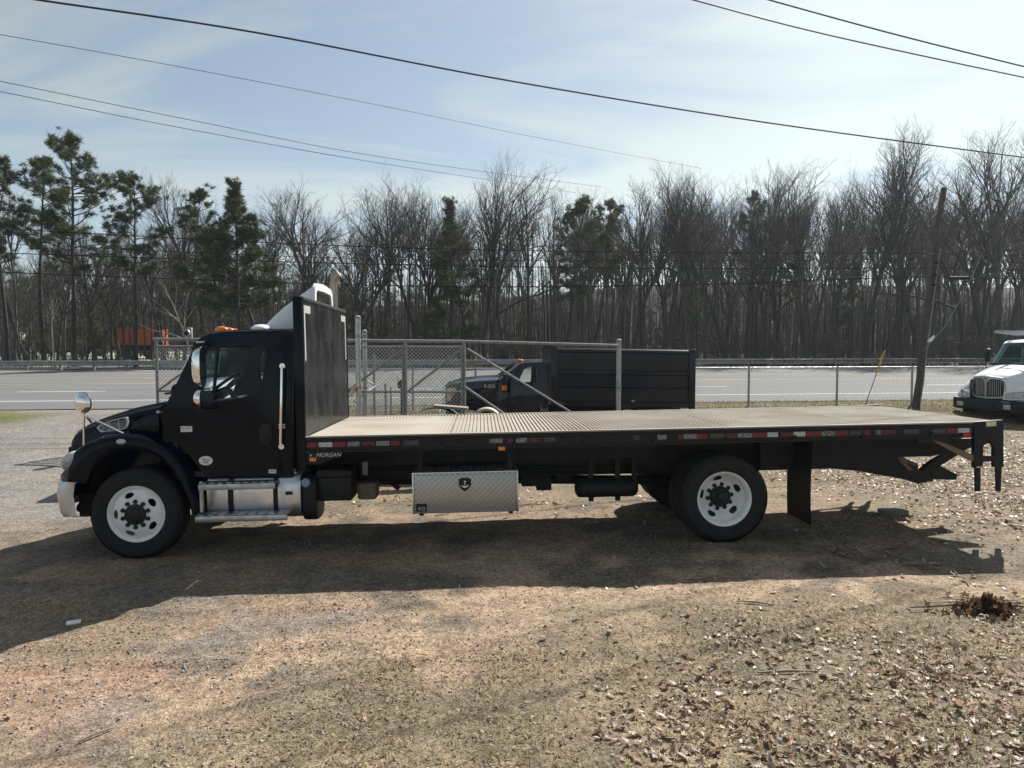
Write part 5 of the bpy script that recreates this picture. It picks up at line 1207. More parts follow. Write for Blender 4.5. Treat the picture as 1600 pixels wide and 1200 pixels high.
# loud hailer on the gate rail
p = G(295, 521); mb = MB(); mb.lathe([(.06, .0), (.085, -.03), (.082, -.06), (.05, -.04), (.035, -.02), (0, -.015)], (p.x, p.y-.08, p.z), 'y', 20); o = mb.build('rail_floodlight', GALV, None); tag(o, 'round grey lamp with dark centre on the gate rail beside the cab', 'lamp')
mb = MB(); mb.lathe([(.045, -.062), (0, -.058)], (p.x, p.y-.08, p.z), 'y', 16); mb.build('lens', DARKPL, o); mb = MB(); mb.box((p.x-.02, p.y-.06, p.z-.13), (p.x+.09, p.y+.0, p.z+.13)); mb.build('bracket', GALV, o, bev=.01)
# mailbox
p = P(629, 600, 19.3); zb_ = g1(p.x, p.y); o = empty('mailbox', 'black mailbox on a post beyond the gate', 'mailbox', Matrix.Translation((p.x, p.y, zb_)))
mb = MB(); mb.box((-.05, -.05, 0), (.05, .05, p.z-zb_-.1)); mb.build('post', BLACK, o)
mb = MB(); arc = [(-.1, 0)]+[(-.1*math.cos(math.pi*k/8), .12+.1*math.sin(math.pi*k/8)) for k in range(9)]+[(.1, 0)]; mb.prism([(a, b+p.z-zb_-.1) for a, b in arc], -.25, .25); mb.build('box', DARKPL, o, bev=.008)
mb = MB(); mb.box((-.115, -.1, p.z-zb_+.02), (-.102, -.06, p.z-zb_+.2)); mb.build('flag', BLACK, o)

# --- chain-link fence along the road
FS = 20.3
fence = empty('chain_link_fence', 'low chain-link fence with slanted barb arms along the road verge', 'fence')
def ft(u):
    r = ray(u, 600); k = r.x/r.y; # point on line s=FS
    d_ = FS/(RC-k*RS); return Vector((k*d_, d_))
fu = [330, 440, 540, 645, 743, 850, 955, 1060, 1170, 1308, 1425, 1530, 1640, 1760]
fp = [ft(u) for u in fu]; FH = 1.17
tops = []
for q in fp:
    z = g1(q.x, q.y); mb = MB(); mb.tube([(q.x, q.y, z-.1), (q.x, q.y, z+FH+.03)], .034, 10); ps = mb.build('post', GALV, fence)
    mb = MB(); mb.tube([(q.x, q.y, z+FH+.02), (q.x-.1, q.y+.05, z+FH+.27)], [.016, .011], 6); mb.build('barb_arm', GALVD, ps); tops.append((q.x, q.y, z+FH))
for a, b in zip(tops[:-1], tops[1:]):
    mb = MB(); mb.tube([a, b], .02, 8); mb.build('top_rail', GALV, fence)
    mb = MB(); chain(mb, (a[0], a[1]+.03), (b[0], b[1]+.03), a[2]-FH+.03, b[2]-FH+.03, FH-.05, .085, .0042); o = mb.build('chain_link_mesh', WIRE, fence, 0, weld=False); o['kind'] = 'stuff'
for k in range(2):
    mb = MB(); mb.tube([(x-.05-.05*k, y+.03+.02*k, z+.13+.13*k) for x, y, z in tops], .004, 4); mb.build('barbed_wire', WIRE, fence)
# --- guardrail beyond the road
GS = 46.2
gr = empty('guardrail', 'grey steel guardrail along the far side of the road', 'guardrail')
prof_ = [(0, .155), (.03, .15), (.075, .11), (.075, .07), (.02, .03), (.02, -.03), (.075, -.07), (.075, -.11), (.03, -.15), (0, -.155)]
t = -52.
while t < 70:
    z = [float(gz(*road_xy(q, GS), False)) for q in (t, t+7.6)]
    rows = [[(*road_xy(q, GS-o_), zz+.46+h) for o_, h in prof_] for q, zz in ((t, z[0]), (t+7.6, z[1]))]
    mb = MB(); mb.grid(rows); mb.build('rail_beam', RAIL, gr, 20)
    for k in range(4):
        q = t+k*1.9; x, y = road_xy(q, GS+.09); zz = float(gz(x, y, False)); mb = MB(); mb.box((x-.05, y-.07, zz-.1), (x+.05, y+.07, zz+.6)); mb.build('post', BOARD, gr)
    t += 7.6

# --- utility pole with lines
pb = P(1431, 626, 21.4); ptp = P(1474, 294, 21.9); zb_ = g1(pb.x, pb.y)
pole = empty('utility_pole', 'weathered wooden utility pole leaning right beside the fence', 'utility pole', Matrix.Translation((pb.x, pb.y, zb_)))
pv = ptp-Vector((pb.x, pb.y, zb_))
mb = MB(); mb.tube([Vector((0, 0, -.3))-pv*.0]+[pv*(k/8)+Vector((.03*math.sin(k*1.7), 0, 0)) for k in range(9)], [.118]+[.118-.036*k/8 for k in range(9)], 14); mb.build('pole_shaft', WOOD, pole)
mb = MB(); mb.tube([pv*.02+Vector((.02, -.17, 0)), pv*.72+Vector((.06, -.13, 0))], .018, 6); mb.build('ground_wire_conduit', GALVD, pole)
for f in (.70, .655, .60, .555): mb = MB(); c = pv*f; mb.box((c.x-.06, c.y-.17, c.z-.03), (c.x+.04, c.y-.10, c.z+.03)); mb.build('line_clamp', DARKPL, pole)
c = pv*.555; q = P(1494, 435, 21.4)-Vector((pb.x, pb.y, zb_)); mb = MB(); mb.tube([(q.x-.28, -.12, q.z), (q.x+.28, -.12, q.z-.0)], [.055, .055], 10); mb.build('splice_case', DARKPL, pole)
WIRES = {}
def wire(label, pts, r=.011, m=CABLE, group='overhead lines', sag=True):
    """smooth curve through given points"""
    pts = [Vector(p) for p in pts]; out_ = []
    n = len(pts)
    for i in range(n-1):
        p0 = pts[max(i-1, 0)]; p1 = pts[i]; p2 = pts[i+1]; p3 = pts[min(i+2, n-1)]
        for k in range(8):
            t = k/8; out_.append(.5*((2*p1)+(p2-p0)*t+(2*p0-5*p1+4*p2-p3)*t*t+(3*p1-p0-3*p2+p3)*t**3))
    out_.append(pts[-1]); mb = MB(); mb.tube(out_, r, 5); return tag(mb.build('overhead_line', m, None), label, 'power line', group)
dl = lambda u, a=21.4: a+(u-1445)*.0016
wire('highest of the lines strung to the leaning pole across the tree tops', [P(-200, 341, 18.8), P(0, 357, 19.1), P(560, 385, 20), P(1000, 394, 20.7), P(1452, 396, 21.3), P(1600, 400, 21.8), P(1850, 412, 22.4)], .012)
wire('thin second line below the top one strung to the leaning pole', [P(-200, 365, 18.8), P(0, 380, 19.1), P(560, 404, 20), P(1000, 407, 20.7), P(1450, 406, 21.3), P(1600, 410, 21.8), P(1850, 418, 22.4)], .008)
wire('third line down strung to the leaning pole', [P(-200, 381, 18.8), P(0, 395, 19.1), P(560, 412, 20), P(1000, 419, 20.7), P(1447, 419, 21.3), P(1600, 421, 21.8), P(1850, 428, 22.4)], .012)
wire('lowest thick line strung to the leaning pole', [P(-200, 408, 18.8), P(0, 425, 19.1), P(560, 445, 20), P(850, 448, 20.5), P(1150, 443, 20.9), P(1300, 437, 21.1), P(1444, 433, 21.3), P(1600, 436, 21.8), P(1850, 446, 22.4)], .014)
wire('pale bare line at the right of the leaning pole', [P(1452, 396, 21.25), P(1530, 397, 21.6), P(1600, 400.5, 21.9), P(1850, 420, 22.6)], .01, CABLEL)
wire('thick black cable crossing the whole sky from upper left', [P(-60, -20, 11.6), P(60, 0, 12), P(400, 51, 13.5), P(800, 127, 15.5), P(1200, 192, 18), P(1600, 246, 21), P(1760, 265, 22.5)], .018)
wire('faint thin line crossing the left sky, uppermost of the three thin ones', [P(-80, 42, 24), P(0, 54, 25), P(300, 108, 29), P(600, 166, 35), P(850, 217, 42), P(1095, 263, 52)], .012)
wire('middle of the three thin lines descending across the left sky', [P(-80, 113, 26), P(0, 127, 27), P(300, 188, 32), P(600, 246, 39), P(940, 292, 52)], .014)
wire('lowest of the three thin lines descending across the left sky', [P(-80, 128, 26), P(0, 143, 27), P(300, 203, 32), P(600, 256, 39), P(900, 301, 52)], .014)
wire('lower of the two black cables in the upper right sky', [P(1000, -24, 11.5), P(1085, 0, 12), P(1300, 56, 14), P(1600, 121, 17), P(1700, 140, 18)], .014)
wire('upper of the two black cables in the upper right corner', [P(1120, -24, 11), P(1203, 0, 11.5), P(1400, 54, 13), P(1600, 104, 15), P(1700, 127, 16)], .014)
p0 = P(1424, 432, 21.3); p1 = P(1346, 622, 19.9); p1.z = g1(p1.x, p1.y)
mb = MB(); mb.tube([p0, p1], .012, 6); gw = tag(mb.build('guy_wire', CABLE, None), 'dark guy wire with yellow guard left of the leaning pole', 'guy wire')
mb = MB(); mb.tube([p0.lerp(p1, .54), p0.lerp(p1, .70)], .022, 8); mb.build('guard_sleeve', YEL, gw)
mb = MB(); mb.tube([P(1534, 396, 21.6), P(1522, 425, 21.6), P(1500, 470, 21.5), P(1475, 512, 21.4), P(1443, 548, 21.3)], .013, 6); gw = tag(mb.build('service_drop', CABLEL, None), 'loose pale cable hanging right of the leaning pole with a white tag', 'cable')
p = P(1455, 531, 21.35); mb = MB(); mb.tube([P(1460, 524, 21.33), p, P(1450, 534, 21.33)], [.02, .05, .03], 6); mb.build('white_tag', PAPER, gw)

# --- containers and trailers on the far lot
def container(u0, u1, vt, vb, d, m, label, nm='shipping_container', cat='container', cabm=None):
    a = P(u0, vb, d); b = P(u1, vt, d); z = float(gz((a.x+b.x)/2, d, False)); Lx = b.x-a.x; H_ = b.z-a.z
    o = empty(nm, label, cat, Matrix.Translation((a.x, d, a.z)), 'containers on the far lot')
    n = max(6, int(Lx/.3)); row = []
    for k in range(n): x = Lx*k/n; w_ = Lx/n; row += [(x, 0), (x+w_*.4, 0), (x+w_*.5, .05), (x+w_*.9, .05)]
    row.append((Lx, 0)); mb = MB(); mb.grid([[(x, y, z_) for x, y in row] for z_ in (.1, H_-.1)]); mb.build('corrugated_side', m, o, 0)
    mb = MB(); mb.box((0, .06, .1), (Lx, 2.4, H_-.1)); mb.build('box', m, o)
    for zz_ in (0, H_-.1): mb = MB(); mb.box((-.02, -.03, zz_), (Lx+.02, 2.42, zz_+.1)); mb.build('end_frame', m, o)
    mb = MB(); mb.box((.3, .3, -.5), (Lx-.2, 2.1, -.02)); mb.build('chassis', BLACK, o)
    for x in (.25, .36, .8, .9):
        wheel_simple(o, Lx*x, .2, z-a.z+.5, .5, .3, 1, GALVD)
    return o
container(-40, 29, 519, 543, 86, TRW, 'white box trailer at the left edge behind the trees', 'box_trailer', 'trailer')
container(50, 118, 515, 543, 88, DKRED, 'dark red container behind the leftmost trunks on the far lot')
container(112, 160, 512, 541, 74, DKRED, 'rust red container left of the orange one on the far lot')
container(176, 243, 514, 539, 66, ORANGE, 'bright orange container behind the trees left of the cab')

# ---- small things on the ground
p = gpx(115, 973); mb = MB(); mb.box((-.055, -.04, .0), (.055, .04, .022), Matrix.Rotation(.5, 4, 'Z')); mb.v = [(x+p.x, y+p.y, z+float(gz(p.x, p.y))+.004) for x, y, z in mb.v]
tag(mb.build('litter_scrap', PAPER, None, bev=.012), 'flattened white litter scrap in the shadow at lower left', 'litter')
CONC = mat('broken_concrete', (.16, .145, .13), .9, var=.25, vs_=12, bump=.5, bs=30)
for i, (u, v, rx, ry, lab) in enumerate([(1395, 803, .2, .06, 'low grey kerb block at the shadow edge behind the mud flap')]):
    p = gpx(u, v); z = float(gz(p.x, p.y)); rr = random.Random(i+3); n = 15
    pts = [(p.x+rx*(.78+.34*rr.random())*math.cos(k*2*math.pi/n), p.y+ry*2*(.78+.34*rr.random())*math.sin(k*2*math.pi/n)) for k in range(n)]
    hh = .055
    mb = MB(); mb.prism(pts, z-.05, z+hh, 'z'); o = mb.build('concrete_fragment', CONC, None, bev=.006); tag(o, lab, 'concrete')
# fallen twig with dead leaves

# ================================================================== SCATTER: leaves, grass, gravel
def leaf_shapes():
    out_ = []
    for s_ in range(4):
        r = np.random.default_rng(50+s_); n = 12; pts = []
        for k in range(n):
            t = 2*math.pi*k/n; lob = 1+.30*math.cos(5*t+s_)+.12*r.normal()
            pts.append((.5*math.cos(t)*lob, .28*math.sin(t)*lob))
        pts = np.array(pts); v = np.zeros((n+1, 3)); v[1:, :2] = pts
        cu = .5+.5*r.random(); v[:, 2] = cu*(v[:, 1]**2*1.6+.5*v[:, 0]**2)+r.normal(0, .035, n+1)
        v[0, 2] = -.01; f = np.array([(0, k+1, (k+1) % n+1) for k in range(n)]); out_.append((v, f))
    return out_
LSH = leaf_shapes()
def rotm(yaw, pit, rol):
    cy_, sy_, cp, sp, cr_, sr_ = np.cos(yaw), np.sin(yaw), np.cos(pit), np.sin(pit), np.cos(rol), np.sin(rol)
    R = np.empty((len(yaw), 3, 3))
    R[:, 0, 0] = cy_*cp; R[:, 0, 1] = cy_*sp*sr_-sy_*cr_; R[:, 0, 2] = cy_*sp*cr_+sy_*sr_
    R[:, 1, 0] = sy_*cp; R[:, 1, 1] = sy_*sp*sr_+cy_*cr_; R[:, 1, 2] = sy_*sp*cr_-cy_*sr_
    R[:, 2, 0] = -sp; R[:, 2, 1] = cp*sr_; R[:, 2, 2] = cp*cr_
    return R
def scatter(shapes, pos, size, tilt, tint, lift=0.):
    V = []; F = []; TT_ = []; k0 = 0; idx = RNG.integers(0, len(shapes), len(pos))
    for si, (v, f) in enumerate(shapes):
        q = np.where(idx == si)[0]
        if not len(q): continue
        R = rotm(RNG.uniform(0, 6.283, len(q)), RNG.normal(0, tilt, len(q)), RNG.normal(0, tilt, len(q)))
        vv = np.einsum('nij,kj->nki', R, v)*size[q][:, None, None]
        vv[:, :, 2] -= vv[:, :, 2].min(1)[:, None]*.8
        vv += pos[q][:, None, :]; vv[:, :, 2] += lift
        n = len(v); V.append(vv.reshape(-1, 3)); F.append((f[None]+(np.arange(len(q))*n)[:, None, None]+k0).reshape(-1, f.shape[1])); TT_.append(np.repeat(tint[q], n, 0)); k0 += len(q)*n
    return np.concatenate(V), np.concatenate(F), np.concatenate(TT_)
def sample(n, x0, x1, y0, y1, dens):
    x = RNG.uniform(x0, x1, n); y = RNG.uniform(y0, y1, n); keep = RNG.random(n) < dens(x, y); x, y = x[keep], y[keep]
    return np.stack([x, y, gz(x, y)], 1)
nL = lambda x, y: fbm(x, y, .8, 3, 77)
def d_front(x, y): return np.clip(sstep(.0, 3.0, x+(nL(x, y)-.5)*4)*sstep(6.3, 4.4, y+(nL(x, y)-.5)*1.5)*1.1, .0, 1)*(.25+.75*sstep(.38, .6, fbm(x, y, 1.7, 3, 78)))
def d_right(x, y): return sstep(4.6, 6.2, x-(.25*(10-y))+(nL(x, y)-.5)*1.6)*sstep(7.4, 8.3, y+(nL(x, y)-.5))*sstep(18.5, 14, y)
def d_under(x, y): return sstep(8.4, 10., y+(nL(x, y)-.5)*2)*sstep(15, 11.5, y)*(.15+.5*sstep(.45, .6, nL(x, y)))
P_ = np.concatenate([sample(23000, -.8, 6.5, 3.2, 6.6, d_front), sample(30000, 3.0, 15, 7.0, 18, d_right), sample(5000, -4.5, 5, 8, 15, d_under), sample(1300, -6, 7, 3.2, 8, lambda x, y: .06+.5*sstep(0, 5, x)), sample(2500, 3.5, 7, 5.6, 8, lambda x, y: .25*sstep(.45, .6, nL(x, y)))])
n = len(P_); k = RNG.random(n)
cols = np.where((k < .46)[:, None], np.array([.37, .295, .225]), np.where((k < .76)[:, None], np.array([.34, .235, .165]), np.where((k < .9)[:, None], np.array([.18, .105, .07]), np.array([.50, .44, .36]))))*RNG.uniform(.75, 1.2, (n, 1))
sz = np.clip(RNG.gamma(5., .0092, n), .018, .074)*np.where(P_[:, 1] > 7, 1.15, .95)
V, F, t = scatter(LSH, P_, sz, .34, cols, .010)
LEAFM = mat('dead_leaf', (.3, .2, .13), .42, var=.25, vs_=30, tint='tint', spec=.25, trans=.4)
tag(np_mesh('fallen_leaves', V, F, LEAFM, tint=t), 'dry brown and tan fallen leaves scattered over the dirt', 'leaves', kind='stuff')
# grass blades: dead straw with green tufts
bl = [(np.array([(-.011, 0, 0), (.011, 0, 0), (.008, .10, .55), (-.0, .42, .9)]), np.array([(0, 1, 2), (0, 2, 3)])), (np.array([(-.011, 0, 0), (.011, 0, 0), (.006, .3, .35), (0, .9, .42)]), np.array([(0, 1, 2), (0, 2, 3)])), (np.array([(-.012, 0, 0), (.012, 0, 0), (-.006, .5, .12), (.1, 1.0, .08)]), np.array([(0, 1, 2), (0, 2, 3)]))]
def d_grass(x, y):
    a = sstep(5.7, 4.3, y+(nL(x, y)-.5)*2.2-.12*x)*sstep(-2.9, -.9, x+(nL(x, y)-.5)*2); b = sstep(.2, 2, x)*sstep(6.5, 5.4, y); return np.maximum(a, b)*(.3+.7*sstep(.4, .62, fbm(x, y, 2.2, 3, 90)))
P_ = np.concatenate([sample(62000, -3.2, 6.5, 3.1, 6.6, d_grass), sample(3000, -5, 6, 3.1, 7, lambda x, y: .25*sstep(.55, .65, nL(x, y))), sample(9000, 3.6, 12, 7, 14, lambda x, y: sstep(.48, .62, nL(x, y)))])
n = len(P_); gm = sstep(.56, .70, fbm(P_[:, 0], P_[:, 1], .75, 3, 61))*.32+.04; k = RNG.random(n) < gm
cols = np.where(k[:, None], np.array([.12, .135, .055]), np.where((RNG.random(n) < .5)[:, None], np.array([.50, .42, .29]), np.array([.36, .285, .185])))*RNG.uniform(.7, 1.25, (n, 1))
V, F, t = scatter(bl, P_, RNG.uniform(.022, .062, n), .3, cols)
GRASSM = mat('grass_blade', (.2, .18, .1), .7, var=.15, vs_=10, tint='tint', spec=.2, trans=.45)
tag(np_mesh('grass', V, F, GRASSM, tint=t), 'dry straw and green grass blades in the foreground dirt', 'grass', kind='stuff')
# verge grass
def d_verge(x, y):
    s = road_s(x, y); return sstep(15.8, 17.5, s+(nL(x, y)-.5)*2)*sstep(22.2, 21.6, s)*sstep(-6.8, -5.5, x)
Pv = np.concatenate([sample(60000, -8, 22, 14, 26, d_verge), sample(9000, -16, -10, 9, 17, lambda x, y: ell(x, y, pi_.x-.3, pi_.y, 1.5, 1.6, .2)), sample(9000, -48, 55, 40, 56, lambda x, y: (np.abs(road_s(x, y)-46)<1.2)*1.)])
n = len(Pv); k = RNG.random(n); cols = np.where((k < .45)[:, None], np.array([.13, .145, .055]), np.array([.33, .27, .155]))*RNG.uniform(.7, 1.2, (n, 1))
isl_ = np.hypot(Pv[:, 0]-pi_.x+.3, Pv[:, 1]-pi_.y) < 2.2; cols[isl_] = np.array([.11, .145, .04])*RNG.uniform(.7, 1.3, (isl_.sum(), 1))
V, F, t = scatter(bl, Pv, RNG.uniform(.05, .12, n), .35, cols)
tag(np_mesh('verge_grass', V, F, GRASSM, tint=t), 'patchy green and straw grass along the road verge', 'grass', kind='stuff')
# gravel
bm = bmesh.new(); bmesh.ops.create_icosphere(bm, subdivisions=1, radius=.5); st_v = np.array([tuple(v.co) for v in bm.verts]); st_f = np.array([[v.index for v in f.verts] for f in bm.faces]); bm.free()
stones = []
for s_ in range(4):
    r = np.random.default_rng(s_); stones.append((st_v*r.uniform(.6, 1.1, (1, 3))*np.array([1, 1, .6])*r.uniform(.8, 1.2, (len(st_v), 1)), st_f))
def d_grav(x, y): return (.12+.88*sstep(.42, .62, fbm(x, y, .8, 3, 95)))*sstep(4.5, -2, x)
P_ = np.concatenate([sample(34000, -6.5, 5, 3.1, 8.5, d_grav), sample(2500, -13, -4, 7, 14, lambda x, y: .25), sample(1500, 2, 7, 4, 9, lambda x, y: .5)])
n = len(P_); k = RNG.random((n, 1)); cols = (np.array([.30, .27, .24])*(1-k)+np.array([.20, .185, .17])*k)*RNG.uniform(.65, 1.35, (n, 1))
V, F, t = scatter(stones, P_, np.minimum(RNG.gamma(2., .005, n)+.005, .028), .5, cols, -.003)
oc_v = np.array([(.5, 0, 0), (-.5, 0, 0), (0, .5, 0), (0, -.5, 0), (0, 0, .35), (0, 0, -.35)]); oc_f = np.array([(0, 2, 4), (2, 1, 4), (1, 3, 4), (3, 0, 4), (2, 0, 5), (1, 2, 5), (3, 1, 5), (0, 3, 5)])
P2 = np.concatenate([sample(70000, -6.8, 6.5, 3.0, 8.2, lambda x, y: (.25+.75*sstep(.38, .6, fbm(x, y, 1.1, 3, 97)))*(.35+.65*sstep(2.5, -2., x))), sample(14000, -14, -4, 7.5, 13, lambda x, y: .25)])
n2 = len(P2); k = RNG.random((n2, 1)); c2 = (np.array([.34, .285, .235])*(1-k)+np.array([.15, .125, .11])*k)*RNG.uniform(.7, 1.3, (n2, 1))
V2, F2, t2 = scatter([(oc_v*np.array(s_), oc_f) for s_ in ((1, .8, .8), (.8, 1.1, .7), (1.2, .7, .9))], P2, RNG.gamma(2.2, .0028, n2)+.0035, .5, c2, -.002)
V, F, t = np.concatenate([V, V2]), np.concatenate([F, F2+len(V)]), np.concatenate([t, t2])
STONEM = mat('gravel_stone', (.25, .23, .2), .85, tint='tint', var=.15, vs_=40)
tag(np_mesh('gravel', V, F, STONEM, tint=t), 'loose grey gravel strewn over the lot', 'gravel', kind='stuff')
# heap of rust-brown leaves on a fallen twig
p = gpx(1540, 955); cnt = 260; a = RNG.uniform(0, 6.283, cnt); rr = np.abs(RNG.normal(0, .5, cnt))
pos = np.stack([p.x+rr*.32*np.cos(a), p.y+rr*.2*np.sin(a), gz(p.x+rr*.32*np.cos(a), p.y+rr*.2*np.sin(a))+np.maximum(0, .10*(1-rr))*RNG.random(cnt)], 1)
V, F, t = scatter(LSH, pos, RNG.uniform(.05, .09, cnt), .8, np.array([.13, .075, .05])*RNG.uniform(.5, 1.4, (cnt, 1)))
root = empty('fallen_branch', 'fallen branch with a clump of rust-brown dead leaves at lower right', 'branch', Matrix.Translation((p.x, p.y, float(gz(p.x, p.y)))))
np_mesh('dead_leaf_clump', V-np.array([p.x, p.y, float(gz(p.x, p.y))]), F, LEAFM, root, t)['kind'] = 'stuff'
mb = MB()
for k in range(7):
    a = -.3+k*.5; mb.tube([(0, 0, .02), (.2*math.cos(a), .12*math.sin(a), .06), (.5*math.cos(a), .25*math.sin(a), .03)], [.009, .006, .003], 5)
mb.tube([(-.62, .02, .02), (-.2, .05, .03), (.1, 0, .03)], [.006, .009, .01], 5); mb.build('stem', RUSTP, root)
# sticks
for i, (u, v, ang, ln) in enumerate([(830, 790, .3, .35), (1230, 1052, .05, .42), (690, 805, .6, .22), (1180, 945, -.3, .3), (150, 1150, .9, .2)]):
    p = gpx(u, v); z = float(gz(p.x, p.y)); mb = MB(); mb.tube([(p.x-ln/2*math.cos(ang), p.y-ln/2*math.sin(ang), z+.012), (p.x, p.y, z+.02), (p.x+ln/2*math.cos(ang), p.y+ln/2*math.sin(ang), z+.012)], [.006, .009, .005], 6)
    tag(mb.build('stick', BOARD, None), ['pale stick in the sun beneath the deck', 'long pale stick in the dry grass right of centre', 'short stick by the toolbox shadow', 'thin stick in the leaves below the rear wheel', 'short twig in the clay at lower left'][i], 'stick', 'sticks on the ground')

# ================================================================== TREES
BARK = mat('bark_grey', (.075, .07, .065), .92, var=.3, vs_=3); BARKD = mat('bark_dark', (.04, .036, .033), .92, var=.3, vs_=3); BARKP = mat('bark_pale', (.34, .32, .29), .9, var=.2, vs_=3)
TWIG = mat('twig', (.055, .048, .043), .9); NEED = mat('pine_needles', (.05, .075, .028), .75, tint='tint', var=.2, vs_=2, spec=.25, trans=.25)
class TB:      # collects tapering tubes, meshes them all at once
    def __init__(s): s.g = {}
    def tube(s, pts, rs, n): s.g.setdefault((len(pts), n), []).append((pts, rs))
    def get(s):
        VV = []; FF = []; k0 = 0
        cross = lambda a, b: np.stack([a[..., 1]*b[..., 2]-a[..., 2]*b[..., 1], a[..., 2]*b[..., 0]-a[..., 0]*b[..., 2], a[..., 0]*b[..., 1]-a[..., 1]*b[..., 0]], -1)
        for (m, n), lst in s.g.items():
            p_ = np.array([q[0] for q in lst], float); rr = np.array([q[1] for q in lst], float); K = len(lst)
            d = np.empty_like(p_); d[:, 1:-1] = p_[:, 2:]-p_[:, :-2]; d[:, 0] = p_[:, 1]-p_[:, 0]; d[:, -1] = p_[:, -1]-p_[:, -2]
            d /= np.sqrt((d*d).sum(-1, keepdims=True))+1e-9
            ref = np.where((np.abs(d[:, :1, 2:3]) < .9), np.array([0, 0, 1.]), np.array([1., 0, 0])); a = cross(d, np.broadcast_to(ref, d.shape)); a /= np.sqrt((a*a).sum(-1, keepdims=True))+1e-9; b = cross(d, a)
            t = np.arange(n)*2*math.pi/n
            ring = p_[:, :, None, :]+(a[:, :, None, :]*np.cos(t)[:, None]+b[:, :, None, :]*np.sin(t)[:, None])*rr[:, :, None, None]
            VV.append(ring.reshape(-1, 3)); i, j = np.meshgrid(np.arange(m-1), np.arange(n), indexing='ij'); i, j = i.ravel(), j.ravel()
            f = np.stack([i*n+j, i*n+(j+1) % n, (i+1)*n+(j+1) % n, (i+1)*n+j], 1); FF.append((f[None]+(np.arange(K)*m*n)[:, None, None]+k0).reshape(-1, 4)); k0 += K*m*n
        return np.concatenate(VV), np.concatenate(FF)
def bare_tree(seed, H=13., first=.42, spread=.55, crook=.09, limbs=13, levels=4, kids=(7, 5, 4), r0=None, fork=False, upb=.10):
    r = random.Random(seed); tr_, cr_ = TB(), TB(); r0 = r0 or H*.0155
    def grow(p, d, ln, rad_, lvl):
        n = (10, 6, 4, 3, 2)[lvl]; pts = [p]; dd = Vector(d); ck = crook*(1.2 if lvl else .7)
        for i in range(n):
            dd = (dd+Vector((r.gauss(0, ck), r.gauss(0, ck), r.gauss(0, ck*.6)+(upb if lvl else .02)))).normalized(); pts.append(pts[-1]+dd*(ln/n))
        tip = (.16, .2, .28, .35, .5)[lvl]; rs = [rad_*(1-(1-tip)*i/n) for i in range(n+1)]
        if lvl == 0: rs[0] *= 1.35
        sd = (8, 5, 4, 3, 3)[lvl]; (tr_ if lvl <= 1 else cr_).tube([tuple(q) for q in pts], rs, sd)
        if lvl+1 >= levels+0: return
        nk = limbs if lvl == 0 else kids[min(lvl-1, 2)]
        for k in range(nk):
            f = (first+(1-first)*((k+r.random()*.8)/nk)) if lvl == 0 else .22+.78*(k+r.random())/nk
            f = min(f, .985); i = f*n; i0 = int(i); q = pts[i0].lerp(pts[min(i0+1, n)], i-i0); dl_ = (pts[min(i0+1, n)]-pts[i0]).normalized()
            side = Vector((r.gauss(0, 1), r.gauss(0, 1), r.gauss(0, .4))); side = (side-dl_*side.dot(dl_)).normalized()
            an = (spread*(1.15-.45*f) if lvl == 0 else r.uniform(.45, .85))
            nd = (dl_*math.cos(an)+side*math.sin(an)).normalized()
            base = ln*(1-first)*(.95-.55*((f-first)/(1-first))) if lvl == 0 else ln*r.uniform(.4, .66)*(1.1-.5*f)
            grow(q, nd, base*r.uniform(.75, 1.15), rs[i0]*(.66 if lvl == 0 else .68), lvl+1)
    d0 = Vector((r.gauss(0, .07), r.gauss(0, .07), 1)).normalized(); grow(Vector((0, 0, -.2)), d0, H, r0, 0)
    return tr_.get(), cr_.get()
def needle_clump(n, seed):
    r = np.random.default_rng(seed); d = r.normal(0, 1, (n, 3)); d[:, 2] = d[:, 2]*.5+.22; d /= np.linalg.norm(d, axis=1)[:, None]
    s_ = np.cross(d, r.normal(0, 1, (n, 3))); s_ /= np.linalg.norm(s_, axis=1)[:, None]
    b = r.normal(0, .16, (n, 3)); ln = r.uniform(.5, 1., (n, 1)); v = np.stack([b-s_*.05, b+s_*.05, b+d*ln], 1).reshape(-1, 3); return v, np.arange(3*n).reshape(-1, 3)
NC = [needle_clump(44, s_) for s_ in range(5)]
